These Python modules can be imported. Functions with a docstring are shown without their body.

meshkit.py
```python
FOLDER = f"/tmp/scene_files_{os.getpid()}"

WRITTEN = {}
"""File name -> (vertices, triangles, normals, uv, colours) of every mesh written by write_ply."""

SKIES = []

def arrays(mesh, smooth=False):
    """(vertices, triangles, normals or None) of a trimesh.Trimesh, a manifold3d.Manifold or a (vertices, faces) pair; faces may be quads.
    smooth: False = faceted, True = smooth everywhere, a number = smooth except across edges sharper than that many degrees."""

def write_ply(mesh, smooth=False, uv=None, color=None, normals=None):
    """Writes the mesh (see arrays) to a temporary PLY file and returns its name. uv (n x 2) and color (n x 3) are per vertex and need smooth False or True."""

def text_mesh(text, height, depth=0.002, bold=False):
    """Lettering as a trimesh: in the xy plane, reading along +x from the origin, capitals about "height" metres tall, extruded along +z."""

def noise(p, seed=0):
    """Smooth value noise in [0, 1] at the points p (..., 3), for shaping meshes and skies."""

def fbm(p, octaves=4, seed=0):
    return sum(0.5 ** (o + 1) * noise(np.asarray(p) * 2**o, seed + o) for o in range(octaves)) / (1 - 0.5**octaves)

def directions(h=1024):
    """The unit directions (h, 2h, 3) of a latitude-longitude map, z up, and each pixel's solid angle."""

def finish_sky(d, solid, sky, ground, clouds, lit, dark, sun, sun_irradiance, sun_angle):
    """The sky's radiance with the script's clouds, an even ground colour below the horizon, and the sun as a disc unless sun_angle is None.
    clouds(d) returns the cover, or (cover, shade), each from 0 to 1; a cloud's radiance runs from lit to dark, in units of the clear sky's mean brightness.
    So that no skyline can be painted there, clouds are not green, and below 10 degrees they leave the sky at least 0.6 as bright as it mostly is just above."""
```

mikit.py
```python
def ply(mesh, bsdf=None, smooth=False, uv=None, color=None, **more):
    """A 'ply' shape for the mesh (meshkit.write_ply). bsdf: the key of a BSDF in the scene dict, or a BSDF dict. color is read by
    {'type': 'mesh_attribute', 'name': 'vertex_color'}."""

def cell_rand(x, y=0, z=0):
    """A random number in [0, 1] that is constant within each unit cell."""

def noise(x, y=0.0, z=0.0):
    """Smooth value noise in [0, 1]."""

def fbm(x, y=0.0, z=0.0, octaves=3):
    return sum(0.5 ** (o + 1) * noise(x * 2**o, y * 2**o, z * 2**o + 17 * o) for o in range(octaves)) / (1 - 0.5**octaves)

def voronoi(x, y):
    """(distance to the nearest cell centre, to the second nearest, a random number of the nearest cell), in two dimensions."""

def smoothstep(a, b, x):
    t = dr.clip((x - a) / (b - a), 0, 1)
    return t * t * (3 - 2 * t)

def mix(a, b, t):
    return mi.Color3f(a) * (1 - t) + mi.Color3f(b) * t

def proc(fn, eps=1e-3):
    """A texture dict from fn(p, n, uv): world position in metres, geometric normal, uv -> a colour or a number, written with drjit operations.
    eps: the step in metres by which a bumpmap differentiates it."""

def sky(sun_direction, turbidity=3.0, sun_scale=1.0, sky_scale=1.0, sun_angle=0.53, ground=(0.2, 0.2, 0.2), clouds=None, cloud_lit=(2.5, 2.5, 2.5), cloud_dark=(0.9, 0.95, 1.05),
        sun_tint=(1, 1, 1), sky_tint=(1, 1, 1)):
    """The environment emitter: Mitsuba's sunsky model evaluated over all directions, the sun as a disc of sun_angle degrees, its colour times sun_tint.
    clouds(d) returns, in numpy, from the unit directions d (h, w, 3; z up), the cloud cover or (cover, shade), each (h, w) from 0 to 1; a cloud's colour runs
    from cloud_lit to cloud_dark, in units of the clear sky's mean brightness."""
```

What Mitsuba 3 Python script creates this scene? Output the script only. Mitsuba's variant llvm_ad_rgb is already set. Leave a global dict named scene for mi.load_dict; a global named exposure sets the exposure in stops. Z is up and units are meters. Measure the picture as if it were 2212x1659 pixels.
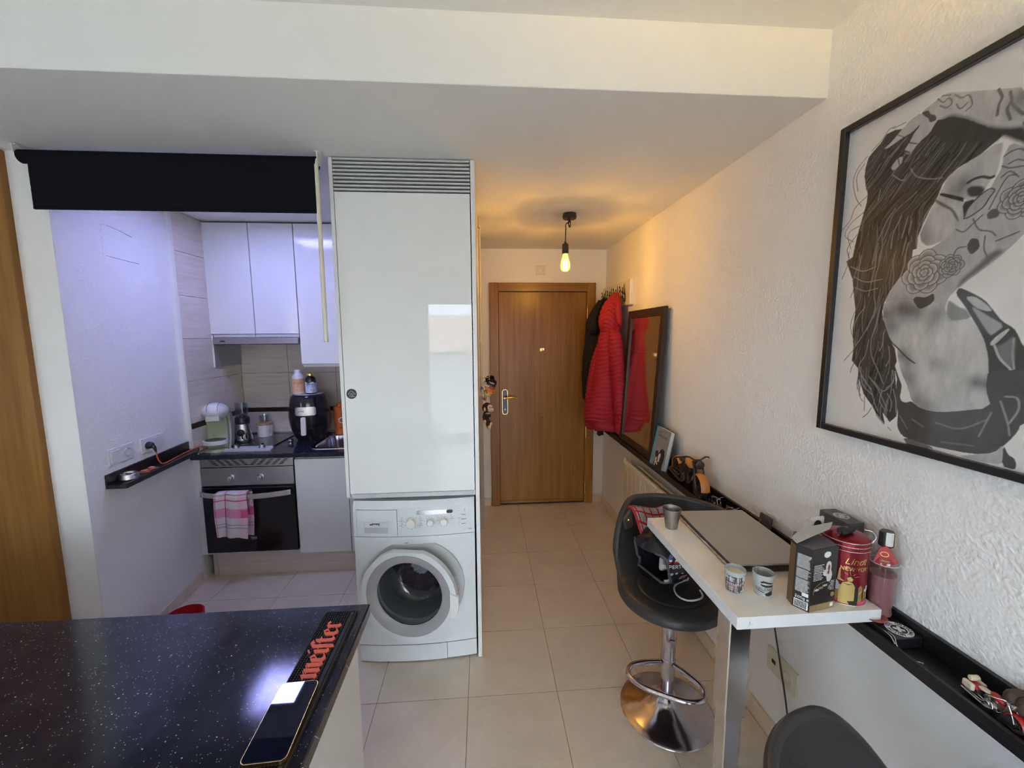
import math, random
import numpy as np, trimesh, drjit as dr, mitsuba as mi, manifold3d as m3
import mikit, meshkit
from shapely.geometry import Polygon, LineString, Point
from shapely.ops import unary_union
from mikit import noise, fbm, voronoi, cell_rand, smoothstep, mix

T4 = mi.ScalarTransform4f
scene, labels = {'type': 'scene'}, {}

# ---------------------------------------------------------------- camera, sky, exposure
CAM = np.array([0.0, 0.0, 1.641])
FW = np.array([0.07133804, 0.99037698, -0.11859311])
UP = np.array([0.01462752, 0.11784451, 0.99292432])
scene['camera'] = {'type': 'perspective', 'fov': math.degrees(2*math.atan(1106/884.3)), 'fov_axis': 'x',
                   'near_clip': 0.02, 'far_clip': 500.0,
                   'to_world': T4().look_at(origin=CAM.tolist(), target=(CAM+FW).tolist(), up=UP.tolist())}
exposure = 0.0
SKY = 88.0

def sky_clouds(d):
    n = meshkit.fbm(d*3.0, 3, seed=4)
    return np.ones(d.shape[:2])*0.97, 0.25+0.5*n
scene['sky'] = mikit.sky((0.3, 0.75, 0.6), turbidity=4, sky_scale=SKY, ground=(0.16, 0.155, 0.15), clouds=sky_clouds,
                         cloud_lit=(1.02, 1.24, 1.46), cloud_dark=(.82, 1.0, 1.2))

# ---------------------------------------------------------------- helpers
def number(name):
    if name not in labels and name not in scene and not any(k.startswith(name+'__') for k in scene): return name
    i = 1
    while True:
        k = '%s_%03d' % (name, i)
        if k not in labels and k not in scene and not any(q.startswith(k+'__') for q in scene): return k
        i += 1
def thing(name, label, cat, group=None, kind=None):
    k = number(name); labels[k] = {'label': label}
    if kind: labels[k]['kind'] = kind
    if cat: labels[k]['category'] = cat
    if group: labels[k]['group'] = group
    return k
def put(key, mesh, mat, smooth=35, uv=None, color=None, **kw):
    scene[key] = mikit.ply(mesh, mat, smooth=smooth, uv=uv, color=color, **kw); return key
def part(parent, name, mesh, mat, smooth=35, label=None, uv=None, color=None, kind=None, **kw):
    k = parent+'__'+name; i = 0
    while k in scene or k in labels:
        i += 1; k = '%s__%s_%03d' % (parent, name, i)
    put(k, mesh, mat, smooth, uv, color, **kw)
    if label: labels.setdefault(k, {})['label'] = label
    if kind: labels.setdefault(k, {})['kind'] = kind
    return k
def single(name, mesh, mat, label, cat, group=None, smooth=35, uv=None, color=None, kind=None):
    k = thing(name, label, cat, group, kind); put(k, mesh, mat, smooth, uv, color); return k
def struct(name, mesh, mat, label, smooth=35):
    labels[name] = {'label': label, 'kind': 'structure'}; put(name, mesh, mat, smooth); return name

def tm(m):
    q = m.to_mesh(); return trimesh.Trimesh(np.array(q.vert_properties[:, :3], float), np.array(q.tri_verts), process=False)
def tman(t):
    return m3.Manifold(m3.Mesh(np.asarray(t.vertices, np.float32), np.asarray(t.faces, np.uint32)))
def hull(pts): return tm(m3.Manifold.hull_points(np.asarray(pts, float)))
def box(x0, x1, y0, y1, z0, z1, c=0.0015):
    c = min(c, (x1-x0)*.45, (y1-y0)*.45, (z1-z0)*.45)
    if c <= 0: return trimesh.creation.box(bounds=[[x0, y0, z0], [x1, y1, z1]])
    P = []
    for x, sx in ((x0, 1), (x1, -1)):
        for y, sy in ((y0, 1), (y1, -1)):
            for z, sz in ((z0, 1), (z1, -1)):
                P += [(x, y+sy*c, z+sz*c), (x+sx*c, y, z+sz*c), (x+sx*c, y+sy*c, z)]
    return hull(P)
def rbox(x0, x1, y0, y1, z0, z1, r=0.01, n=16):
    s = m3.Manifold.sphere(r, n)
    return tm(m3.Manifold.batch_hull([s.translate((x, y, z)) for x in (x0+r, x1-r) for y in (y0+r, y1-r) for z in (z0+r, z1-r)]))
def cat(*ms): return trimesh.util.concatenate([m for m in ms])
def mv(m, x=0, y=0, z=0):
    m = m.copy(); m.apply_translation((x, y, z)); return m
def rt(m, deg, ax='z', about=(0, 0, 0)):
    m = m.copy(); a = {'x': (1, 0, 0), 'y': (0, 1, 0), 'z': (0, 0, 1)}.get(ax, ax) if isinstance(ax, str) else ax
    m.apply_transform(trimesh.transformations.rotation_matrix(math.radians(deg), a, about)); return m
def sc(m, sx, sy=None, sz=None):
    m = m.copy(); m.apply_scale([sx, sy if sy is not None else sx, sz if sz is not None else sx]); return m
def frame(m, o, xd, yd, zd=None):
    xd = np.array(xd, float); xd /= np.linalg.norm(xd); yd = np.array(yd, float)
    if zd is None:
        yd -= xd*(xd@yd); yd /= np.linalg.norm(yd); zd = np.cross(xd, yd)
    M = np.eye(4); M[:3, 0], M[:3, 1], M[:3, 2], M[:3, 3] = xd, yd, zd, o
    m = m.copy(); m.apply_transform(M); return m
def lathe(prof, n=40, c=(0, 0, 0)):
    P = np.asarray(prof, float)
    m = trimesh.creation.revolve(P, sections=n)
    if m.volume < 0: m.invert()
    m.apply_translation(c); return m
def cyl(p0, p1, r, r1=None, n=20, bev=0.0):
    p0, p1 = np.array(p0, float), np.array(p1, float); d = p1-p0; L = np.linalg.norm(d); z = d/L
    r1 = r if r1 is None else r1
    b = min(bev, r*.5, r1*.5, L*.4)
    prof = [(0, 0), (r, 0), (r1, L), (0, L)] if b <= 0 else [(0, 0), (r-b, 0), (r, b), (r1, L-b), (r1-b, L), (0, L)]
    m = lathe(prof, n)
    a = np.array([1, 0, 0]) if abs(z[0]) < .9 else np.array([0, 1, 0]); x = np.cross(a, z); x /= np.linalg.norm(x)
    return frame(m, p0, x, np.cross(z, x), z)
def smooth_path(P, n=8, closed=False):
    P = np.asarray(P, float)
    if len(P) < 3: return P
    Q = np.vstack([P[-1], P, P[0], P[1]]) if closed else np.vstack([2*P[0]-P[1], P, 2*P[-1]-P[-2]])
    out = []
    for i in range(1, len(Q)-2):
        a, b, c, d = Q[i-1:i+3]
        for t in np.arange(n)/n:
            out.append(.5*((2*b)+(c-a)*t+(2*a-5*b+4*c-d)*t*t+(3*b-a-3*c+d)*t**3))
    if not closed: out.append(P[-1])
    return np.array(out)
def tube(P, r, n=10, sub=6, closed=False, cap=True):
    P = smooth_path(P, sub, closed) if sub > 1 else np.asarray(P, float)
    N = len(P); R = np.interp(np.linspace(0, 1, N), np.linspace(0, 1, len(r)), r) if np.ndim(r) else np.full(N, float(r))
    tg = (np.roll(P, -1, 0)-np.roll(P, 1, 0)) if closed else np.gradient(P, axis=0)
    tg /= np.linalg.norm(tg, axis=1, keepdims=True)+1e-12
    a = np.array([0, 0, 1.]) if abs(tg[0][2]) < .9 else np.array([1., 0, 0])
    u = np.cross(a, tg[0]); u /= np.linalg.norm(u); V = []
    ang = np.linspace(0, 2*np.pi, n, endpoint=False)
    for i in range(N):
        u = u-tg[i]*(u@tg[i]); u /= np.linalg.norm(u)+1e-12; w = np.cross(tg[i], u)
        V.append(P[i]+R[i]*(np.cos(ang)[:, None]*u+np.sin(ang)[:, None]*w))
    V = np.vstack(V); F = []
    for i in range(N if closed else N-1):
        j = (i+1) % N
        for k in range(n):
            l = (k+1) % n
            F += [(i*n+k, i*n+l, j*n+l), (i*n+k, j*n+l, j*n+k)]
    if cap and not closed:
        V = np.vstack([V, P[0], P[-1]]); c0, c1 = len(V)-2, len(V)-1
        for k in range(n):
            l = (k+1) % n; F += [(c0, l, k), (c1, (N-1)*n+k, (N-1)*n+l)]
    return trimesh.Trimesh(V, np.array(F), process=False)
def extrude(poly, h):
    ms = []
    if not isinstance(poly, (list, tuple)) or not hasattr(poly[0], 'exterior'):
        poly = [poly]
    for p in poly:
        if not hasattr(p, 'exterior') and not hasattr(p, 'geoms'): p = Polygon(p)
        for g in getattr(p, 'geoms', [p]):
            if g.area > 0: ms.append(trimesh.creation.extrude_polygon(g, h, engine='earcut'))
    return cat(*ms)
def grid(fn, nu, nv, closed_u=False, uvs=False):
    """surface fn(u, v) -> (..., 3), u and v in 0..1"""
    U, V = np.meshgrid(np.linspace(0, 1, nu), np.linspace(0, 1, nv), indexing='ij')
    P = fn(U, V).reshape(-1, 3)
    i, j = np.meshgrid(np.arange(nu-1), np.arange(nv-1), indexing='ij'); a = (i*nv+j).ravel()
    F = np.vstack([np.stack([a, a+nv, a+nv+1], 1), np.stack([a, a+nv+1, a+1], 1)])
    m = trimesh.Trimesh(P, F, process=False)
    return (m, np.stack([U.ravel(), V.ravel()], 1)) if uvs else m
def thick(fn, nu, nv, t):
    """a grid surface with thickness t along its normals, closed all round"""
    m = grid(fn, nu, nv); n = m.vertex_normals; A = np.array(m.vertices); B = A-n*t; k = len(A)
    F = [m.faces, m.faces[:, ::-1]+k]
    idx = np.arange(k).reshape(nu, nv)
    ring = list(idx[:, 0])+list(idx[-1, 1:])+list(idx[-2::-1, -1])+list(idx[0, -2:0:-1])
    q = []
    for a, b in zip(ring, ring[1:]+ring[:1]): q += [(b, a, a+k), (b, a+k, b+k)]
    mm = trimesh.Trimesh(np.vstack([A, B]), np.vstack(F+[np.array(q)]), process=False)
    return mm
def text(s, h, depth=0.0006, bold=False): return meshkit.text_mesh(s, h, depth, bold)
def ctext(s, h, depth=0.0006, bold=False):
    m = text(s, h, depth, bold); b = m.bounds; return mv(m, -(b[0][0]+b[1][0])/2, -(b[0][1]+b[1][1])/2, 0)
def bend(m, R, sign=1):
    """wraps an XY print around a vertical cylinder of radius R: x becomes the arc, z the depth outwards; the middle faces -y"""
    m = m.copy()
    for _ in range(2): m = m.subdivide_to_size(R*0.18, max_iter=6) if m.edges_unique_length.max() > R*0.2 else m
    v = np.array(m.vertices); a = v[:, 0]/R; r = R+v[:, 2]
    m.vertices = np.stack([np.sin(a)*r, -np.cos(a)*r, v[:, 1]], 1); return m
def ellipse(cx, cy, rx, ry, n=32):
    a = np.linspace(0, 2*np.pi, n, endpoint=False); return Polygon(np.stack([cx+rx*np.cos(a), cy+ry*np.sin(a)], 1))
def rrect(x0, x1, y0, y1, r): return Polygon([(x0+r, y0+r), (x1-r, y0+r), (x1-r, y1-r), (x0+r, y1-r)]).buffer(r, 6)

# ---------------------------------------------------------------- materials
def lin(c):
    """sRGB 0..255 to linear"""
    c = np.array(c, float)/255.0
    return [float(x) for x in np.where(c <= .04045, c/12.92, ((c+.055)/1.055)**2.4)]
def rgb(c): return {'type': 'rgb', 'value': [float(x) for x in c]}
def col(c): return c if isinstance(c, dict) else rgb(c)
def two(b): return {'type': 'twosided', 'bsdf': b}
def pr(name, c, rough=.5, metal=0.0, spec=.5, bump=None, bscale=.001, eps=.001, **kw):
    b = {'type': 'principled', 'base_color': col(c), 'roughness': rough, 'metallic': metal, 'specular': spec}
    for k, v in kw.items(): b[k] = v
    if bump is not None: b = {'type': 'bumpmap', 'arbitrary': mikit.proc(bump, eps), 'scale': bscale, 'bsdf': b}
    scene[name] = two(b); return name
def dif(name, c, bump=None, bscale=.001, eps=.001):
    b = {'type': 'diffuse', 'reflectance': col(c)}
    if bump is not None: b = {'type': 'bumpmap', 'arbitrary': mikit.proc(bump, eps), 'scale': bscale, 'bsdf': b}
    scene[name] = two(b); return name
def gloss(name, c, alpha=0.0, ior=1.5, nonlin=False):
    b = {'type': 'roughplastic', 'diffuse_reflectance': col(c), 'alpha': alpha, 'int_ior': ior, 'nonlinear': nonlin} if alpha > 0 else \
        {'type': 'plastic', 'diffuse_reflectance': col(c), 'int_ior': ior, 'nonlinear': nonlin}
    scene[name] = two(b); return name
def metal(name, alpha=.2, m='Al', tint=(1, 1, 1)):
    scene[name] = two({'type': 'roughconductor', 'material': m, 'alpha': alpha, 'specular_reflectance': rgb(tint)}); return name

WALL = (.78, .77, .75)
dif('m_wall', WALL); dif('m_ceiling', (.74, .73, .70))
dif('m_wall_smooth', WALL)
def c_tile(p, n, uv):
    a = fbm(p.x*7, p.y*9, 1.0, 4); b = fbm(p.x*38+a*6, p.y*30, 3.0, 3)
    k = cell_rand(dr.floor((p.x-.3233)/.41), dr.floor((p.y-2.9284)/.41))
    t = dr.clip(.2+a*.75+(b-.5)*.4+(k-.5)*.15, 0, 1)
    return mix((.60, .52, .415), (.72, .63, .515), t)
pr('m_tile', mikit.proc(c_tile), rough=.28, spec=.45)
dif('m_grout', (.30, .24, .18))
def c_walltile(p, n, uv):
    s = p.x+p.y
    g = fbm(s*4, p.z*55, 2.0, 4); h = fbm(s*9+3, p.z*160, 5.0, 2)
    return mix((.60, .53, .45), (.74, .67, .585), dr.clip(g*.9+(h-.5)*.5, 0, 1))
pr('m_wall_tile', mikit.proc(c_walltile), rough=.3, spec=.4)
gloss('m_dark_tile', (.03, .015, .012), .08)
dif('m_tile_joint', (.35, .31, .27))
def c_wood(p, n, uv):
    a = fbm((p.x+p.y)*28, p.z*1.4, 0.5, 4); b = fbm((p.x+p.y)*170, p.z*5, 2.5, 2)
    w = fbm((p.x+p.y)*5, p.z*.9, 9.0, 3)
    t = dr.clip((a-.5)*1.3+.5+(b-.5)*.55+(w-.5)*.7, 0, 1)
    return mix((.17, .070, .013), (.31, .150, .036), t)
pr('m_wood', mikit.proc(c_wood), rough=.30, spec=.3)
def c_wood_h(p, n, uv):
    a = fbm(p.z*28, p.x*1.4, 0.5, 4); b = fbm(p.z*170, p.x*5, 2.5, 2)
    return mix((.17, .070, .013), (.31, .150, .036), dr.clip((a-.5)*1.3+.5+(b-.5)*.55, 0, 1))
pr('m_wood_h', mikit.proc(c_wood_h), rough=.30, spec=.3)
def c_stone(p, n, uv):
    x, y = p.x*88+noise(p.x*40, p.y*40)*.6, (p.y+p.z*.7)*88
    d, e, k = voronoi(x, y); d2, e2, k2 = voronoi(x*2.3+7, y*2.3+3)
    sp = dr.select(k > .90, 1.0-smoothstep(.04, .13, d*(.8+1.0*cell_rand(k*9999))), 0.0)
    sp2 = dr.select(k2 > .93, .5*(1.0-smoothstep(.10, .22, d2)), 0.0)
    base = mix((.010, .012, .022), (.019, .022, .036), fbm(p.x*30, p.y*30, 0., 2))
    return mix(base, (.72, .74, .76), dr.clip(dr.maximum(sp, sp2), 0, 1))
gloss('m_stone', mikit.proc(c_stone), .018, 1.52)
gloss('m_white_gloss', (.70, .705, .68), 0.0, 1.5); gloss('m_white_satin', (.72, .72, .71), .12, 1.5)
gloss('m_white_plastic', (.74, .74, .72), .1, 1.5); pr('m_white_matte', (.72, .71, .68), .6, spec=.3)
gloss('m_cream_plastic', (.68, .63, .50), .12); gloss('m_black_gloss', (.012, .012, .013), .03); gloss('m_black_plastic', (.02, .02, .021), .15)
pr('m_black_matte', (.018, .018, .019), .6, spec=.3); gloss('m_glass_black', (.008, .008, .010), 0.0)
metal('m_steel', .22, 'Al', (.72, .70, .68)); metal('m_chrome', .03, 'Cr', (.95, .95, .97)); metal('m_gold', .12, 'Au', (.9, .8, .7)); metal('m_steel_dark', .25, 'Al', (.42, .40, .39))
pr('m_grey_plastic', (.33, .33, .33), .35); pr('m_light_grey', (.52, .53, .53), .4); pr('m_mid_grey', (.22, .22, .22), .4)
pr('m_dark_grey', (.06, .06, .065), .45)
scene['m_clear'] = {'type': 'thindielectric', 'int_ior': 1.5, 'specular_transmittance': rgb((.80, .82, .84))}
def paint(name, c, rough=.4, **k): return pr(name, c, rough, **k)
# ---------------------------------------------------------------- room shell
RX, DY, ZC, ZM, BY = 1.159, 3.8206, 2.418, 2.627, 1.386
LX, KY, FY, NX, BACK = -1.88, 3.33, 1.975, -3.3, -2.3
struct('wall_right', box(RX, RX+.12, BACK, DY+.12, 0, ZM+.1, 0), 'm_wall', 'white right-hand wall with rough sprayed plaster above the black ledge')
struct('wall_back', cat(box(-.12, .0713+.06, DY, DY+.12, 0, ZC, 0), box(1.0567-.06, RX, DY, DY+.12, 0, ZC, 0), box(.1313, .9967, DY, DY+.12, 2.06, ZC, 0)), 'm_wall_smooth', 'white wall around the wooden entrance door')
struct('wall_corridor', box(-.15, -.04, 2.56, DY, 0, ZC, 0), 'm_wall_smooth', 'narrow white wall on the left of the entrance corridor')
PX0, PX1 = -1.83, -1.905
struct('wall_kitchen_left', cat(mv(extrude(Polygon([(PX0, FY-.02), (PX1, 2.713), (LX-.12, 2.713), (LX-.12, FY-.02)]), ZC)), box(LX-.12, -1.907, 2.713, KY+.12, 0, .875, 0), box(LX-.12, LX, 2.713, KY+.12, .875, ZC, 0)), 'm_wall', 'white plastered side wall of the kitchen recess')
struct('wall_front', cat(box(-1.985, -1.95, FY-.02, FY+.1, 0, ZC, 0), box(NX, -2.9, FY-.02, FY+.1, 0, ZC, 0)), 'm_wall', 'white pier between the wood casing and the kitchen recess')
struct('ceiling', box(NX-.12, RX+.1, BACK, BY+.02, ZM, ZM+.1, 0), 'm_ceiling', 'white main ceiling of the living room')
struct('ceiling_corridor', box(NX-.12, RX+.01, BY, DY+.12, ZC, ZM+.1, .002), 'm_ceiling', 'lowered white ceiling with its bright front face')
VY0, VY1, VZ0, VZ1 = -1.75, -.15, .10, 2.2
struct('wall_left', cat(box(NX-.12, NX, BACK, VY0, 0, ZM, 0), box(NX-.12, NX, VY1, FY, 0, ZM, 0), box(NX-.12, NX, VY0, VY1, VZ1, ZM, 0), box(NX-.12, NX, VY0, VY1, 0, VZ0, 0)), 'm_wall_smooth', 'left wall of the living room with a second window')
struct('window_2', cat(box(NX-.1, NX-.04, VY0, VY0+.06, VZ0, VZ1), box(NX-.1, NX-.04, VY1-.06, VY1, VZ0, VZ1), box(NX-.1, NX-.04, VY0, VY1, VZ0, VZ0+.06), box(NX-.1, NX-.04, VY0, VY1, VZ1-.06, VZ1), box(NX-.1, NX-.04, -.98, -.92, VZ0, VZ1)), 'm_white_plastic', 'white window frame on the left, outside the view')
WX0, WX1, WZ0, WZ1 = -.85, 1.10, .10, 2.16
struct('wall_window', cat(box(NX, WX0, BACK-.2, BACK, 0, ZM, 0), box(WX1, RX, BACK-.2, BACK, 0, ZM, 0), box(WX0, WX1, BACK-.2, BACK, WZ1, ZM, 0), box(WX0, WX1, BACK-.2, BACK, 0, WZ0, 0)), 'm_wall_smooth', 'wall with the balcony window behind the viewer')
fr = [box(WX0, WX0+.06, BACK-.1, BACK-.04, WZ0, WZ1), box(WX1-.06, WX1, BACK-.1, BACK-.04, WZ0, WZ1), box(WX0, WX1, BACK-.1, BACK-.04, WZ0, WZ0+.06), box(WX0, WX1, BACK-.1, BACK-.04, WZ1-.06, WZ1), box(.205, .275, BACK-.1, BACK-.04, WZ0, WZ1)]
struct('window_1', cat(*fr), 'm_white_plastic', 'white balcony window frame')

def SK(m):
    """the side wall of the kitchen is not quite square: moves things built against x = LX onto it"""
    m = m.copy(); v = np.array(m.vertices); y = np.minimum(v[:, 1], 2.713); k = PX0+(PX1-PX0)*(y-FY+.02)/(2.713-FY+.02)-LX
    v[:, 0] += k; v[:, 1] -= v[:, 1]*k/1.88; m.vertices = v; return m

def plaster(A, B, z0, z1, out, du, amp, seed):
    """sprayed plaster relief between the floor points A and B, from z0 to z1, rising towards out; du = steps along it"""
    A, B = np.array(A, float), np.array(B, float); L = np.linalg.norm(B-A); u = np.concatenate([[0], np.cumsum(du)]); u = u[u <= L]/L; u[-1] = 1
    z = np.linspace(z0, z1, int((z1-z0)/.0024)); U, Z = np.meshgrid(u, z, indexing='ij')
    P = np.c_[U.ravel()*L, Z.ravel(), np.full(U.size, seed*3.3)]
    n = meshkit.noise(P*[290, 290, 1], seed)*.6+meshkit.noise(P*[165, 165, 1], seed+1)*.4; w = meshkit.noise(P*[9, 9, 1], seed+2)
    t = np.clip((n-.42)/.30, 0, 1); h = amp*(t*t*(3-2*t))*(.55+.9*w)
    XY = A+(B-A)*U.ravel()[:, None]+np.array(out)*(h+.0003)[:, None]
    nu, nv = U.shape; i, j = np.meshgrid(np.arange(nu-1), np.arange(nv-1), indexing='ij'); a = (i*nv+j).ravel()
    F = np.vstack([np.stack([a, a+nv, a+nv+1], 1), np.stack([a, a+nv+1, a+1], 1)])
    return trimesh.Trimesh(np.c_[XY, Z.ravel()], F, process=False)
steps = np.concatenate([np.full(460, .0024), np.linspace(.0024, .0066, 530)])
put('wall_right__plaster', plaster((RX, .40), (RX, DY), .862, ZM, (-1, 0), steps, .0011, 3), 'm_wall', smooth=True)
nn = np.array([2.713-FY+.02, PX0-PX1]); nn /= np.linalg.norm(nn)
put('wall_kitchen_left__plaster', plaster((PX0, FY-.02), (PX1, 2.713), .002, ZC, nn, np.full(300, .0030), .0011, 8), 'm_wall', smooth=True)

# floor: sub-base and every tile
struct('floor', box(NX-.12, RX+.1, BACK-.2, DY+.12, -.1, -.0025, 0), 'm_grout', 'beige stone-look tiled floor')
S, TX, TY = .41, .3233, 2.9284
rs = np.random.RandomState(3)
for i in range(math.floor((NX-TX)/S), math.ceil((RX-TX)/S)):
    for j in range(math.floor((BACK-TY)/S), math.ceil((DY-TY)/S)):
        x0, x1, y0, y1 = TX+i*S, TX+(i+1)*S, TY+j*S, TY+(j+1)*S
        x0, x1, y0, y1 = max(x0, NX), min(x1, RX), max(y0, BACK), min(y1, DY)
        if x1-x0 < .01 or y1-y0 < .01: continue
        if x1 < -2.0 and y0 > FY: continue
        g = .0013
        part('floor', 'tile', box(x0+g, x1-g, y0+g, y1-g, -.008, rs.uniform(-.0004, 0), .0009), 'm_tile', smooth=False)

# skirting tiles
def skirt(name, segs, label):
    labels[name] = {'label': label, 'kind': 'structure'}
    for s in segs: part(name, 'tile', (SK if 'left' in name else (lambda q: q))(box(*s, .0015)), 'm_tile', smooth=False)
yy = [DY-.012-.41*k for k in range(0, 12)]
skirt('baseboard_right', [(RX-.011, RX, max(b, -1.0)+.001, a-.001, 0, .075) for a, b in zip(yy[:-1], yy[1:])], 'beige tile skirting along the right wall')
skirt('baseboard_back', [(1.0567, RX-.011, DY-.011, DY, 0, .075), (-.04, .0713, DY-.011, DY, 0, .075)], 'beige tile skirting beside the entrance door')
skirt('baseboard_left', [(LX, LX+.011, FY+.001, 2.38, 0, .075), (LX, LX+.011, 2.382, 2.70, 0, .075)], 'tile skirting along the kitchen side wall')

# entrance door
D = 'door_1'; labels[D] = {'label': 'wooden entrance door at the end of the corridor', 'kind': 'structure'}
xl, xr, zt = .0713, 1.0567, 2.1158
fk = part(D, 'frame', cat(box(xl, .1532, DY-.03, DY+.1, 0, zt, .003), box(.974, xr, DY-.03, DY+.1, 0, zt, .003)), 'm_wood')
part(D, 'head', box(.1532, .974, DY-.029, DY+.1, 2.0366, zt-.001, .003), 'm_wood_h')
lf = part(D, 'leaf', box(.1552, .972, DY-.008, DY+.04, .016, 2.033, .002), 'm_wood')
part(D, 'sweep', box(.158, .968, DY-.02, DY-.008, .02, .045, .003), 'm_wood_h')
part(D, 'rebate', cat(box(.1532, .1556, DY-.002, DY+.09, 0, 2.037, 0), box(.972, .9745, DY-.002, DY+.09, 0, 2.037, 0), box(.1532, .974, DY-.002, DY+.09, 2.0332, 2.037, 0), box(.155, .972, DY+.0, DY+.09, 0, .015, 0)), 'm_black_matte')
hp = mv(rt(extrude(rrect(-.024, .024, -.118, .118, .023), .008), 90, 'x'), .207, DY-.008, 1.015)
hk = part(D, 'handle_plate', hp, 'm_black_gloss', label='dark handle plate with a brass rim')
rim = extrude(rrect(-.027, .027, -.121, .121, .026).difference(rrect(-.022, .022, -.116, .116, .021)), .0095)
part(D+'__handle_plate', 'rim', mv(rt(rim, 90, 'x'), .207, DY-.0075, 1.015), 'm_gold')
part(D+'__handle_plate', 'keyhole', cyl((.207, DY-.016, .945), (.207, DY-.020, .945), .008, n=16), 'm_steel_dark')
part(D, 'handle', cat(cyl((.203, DY-.016, 1.058), (.203, DY-.058, 1.058), .011, n=16, bev=.002), tube([(.203, DY-.055, 1.058), (.235, DY-.06, 1.062), (.275, DY-.058, 1.062), (.315, DY-.05, 1.056)], [.010, .009, .0085, .007], 12)), 'm_gold', label='curved brass lever')
part(D, 'peephole', cat(mv(rt(lathe([(0, 0), (.017, 0), (.017, .004), (.009, .006), (.008, .003), (0, .003)], 24), 90, 'x'), .553, DY-.008, 1.502), mv(rt(extrude(rrect(.004, .02, -.004, .02, .007), .004), 90, 'x'), .558, DY-.009, 1.50)), 'm_gold', label='brass peephole')
part(D, 'screw_hole', cyl((.559, DY-.008, .856), (.559, DY-.011, .856), .006, n=14), 'm_black_plastic')
for z in (.16, .72, 1.38, 1.82):
    part(D, 'hinge', cat(cyl((.979, DY-.034, z-.06), (.979, DY-.034, z+.06), .006, n=12, bev=.001), cyl((.979, DY-.034, z-.068), (.979, DY-.034, z-.06), .004, n=10), cyl((.979, DY-.034, z+.06), (.979, DY-.034, z+.068), .004, n=10)), 'm_gold')

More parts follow.
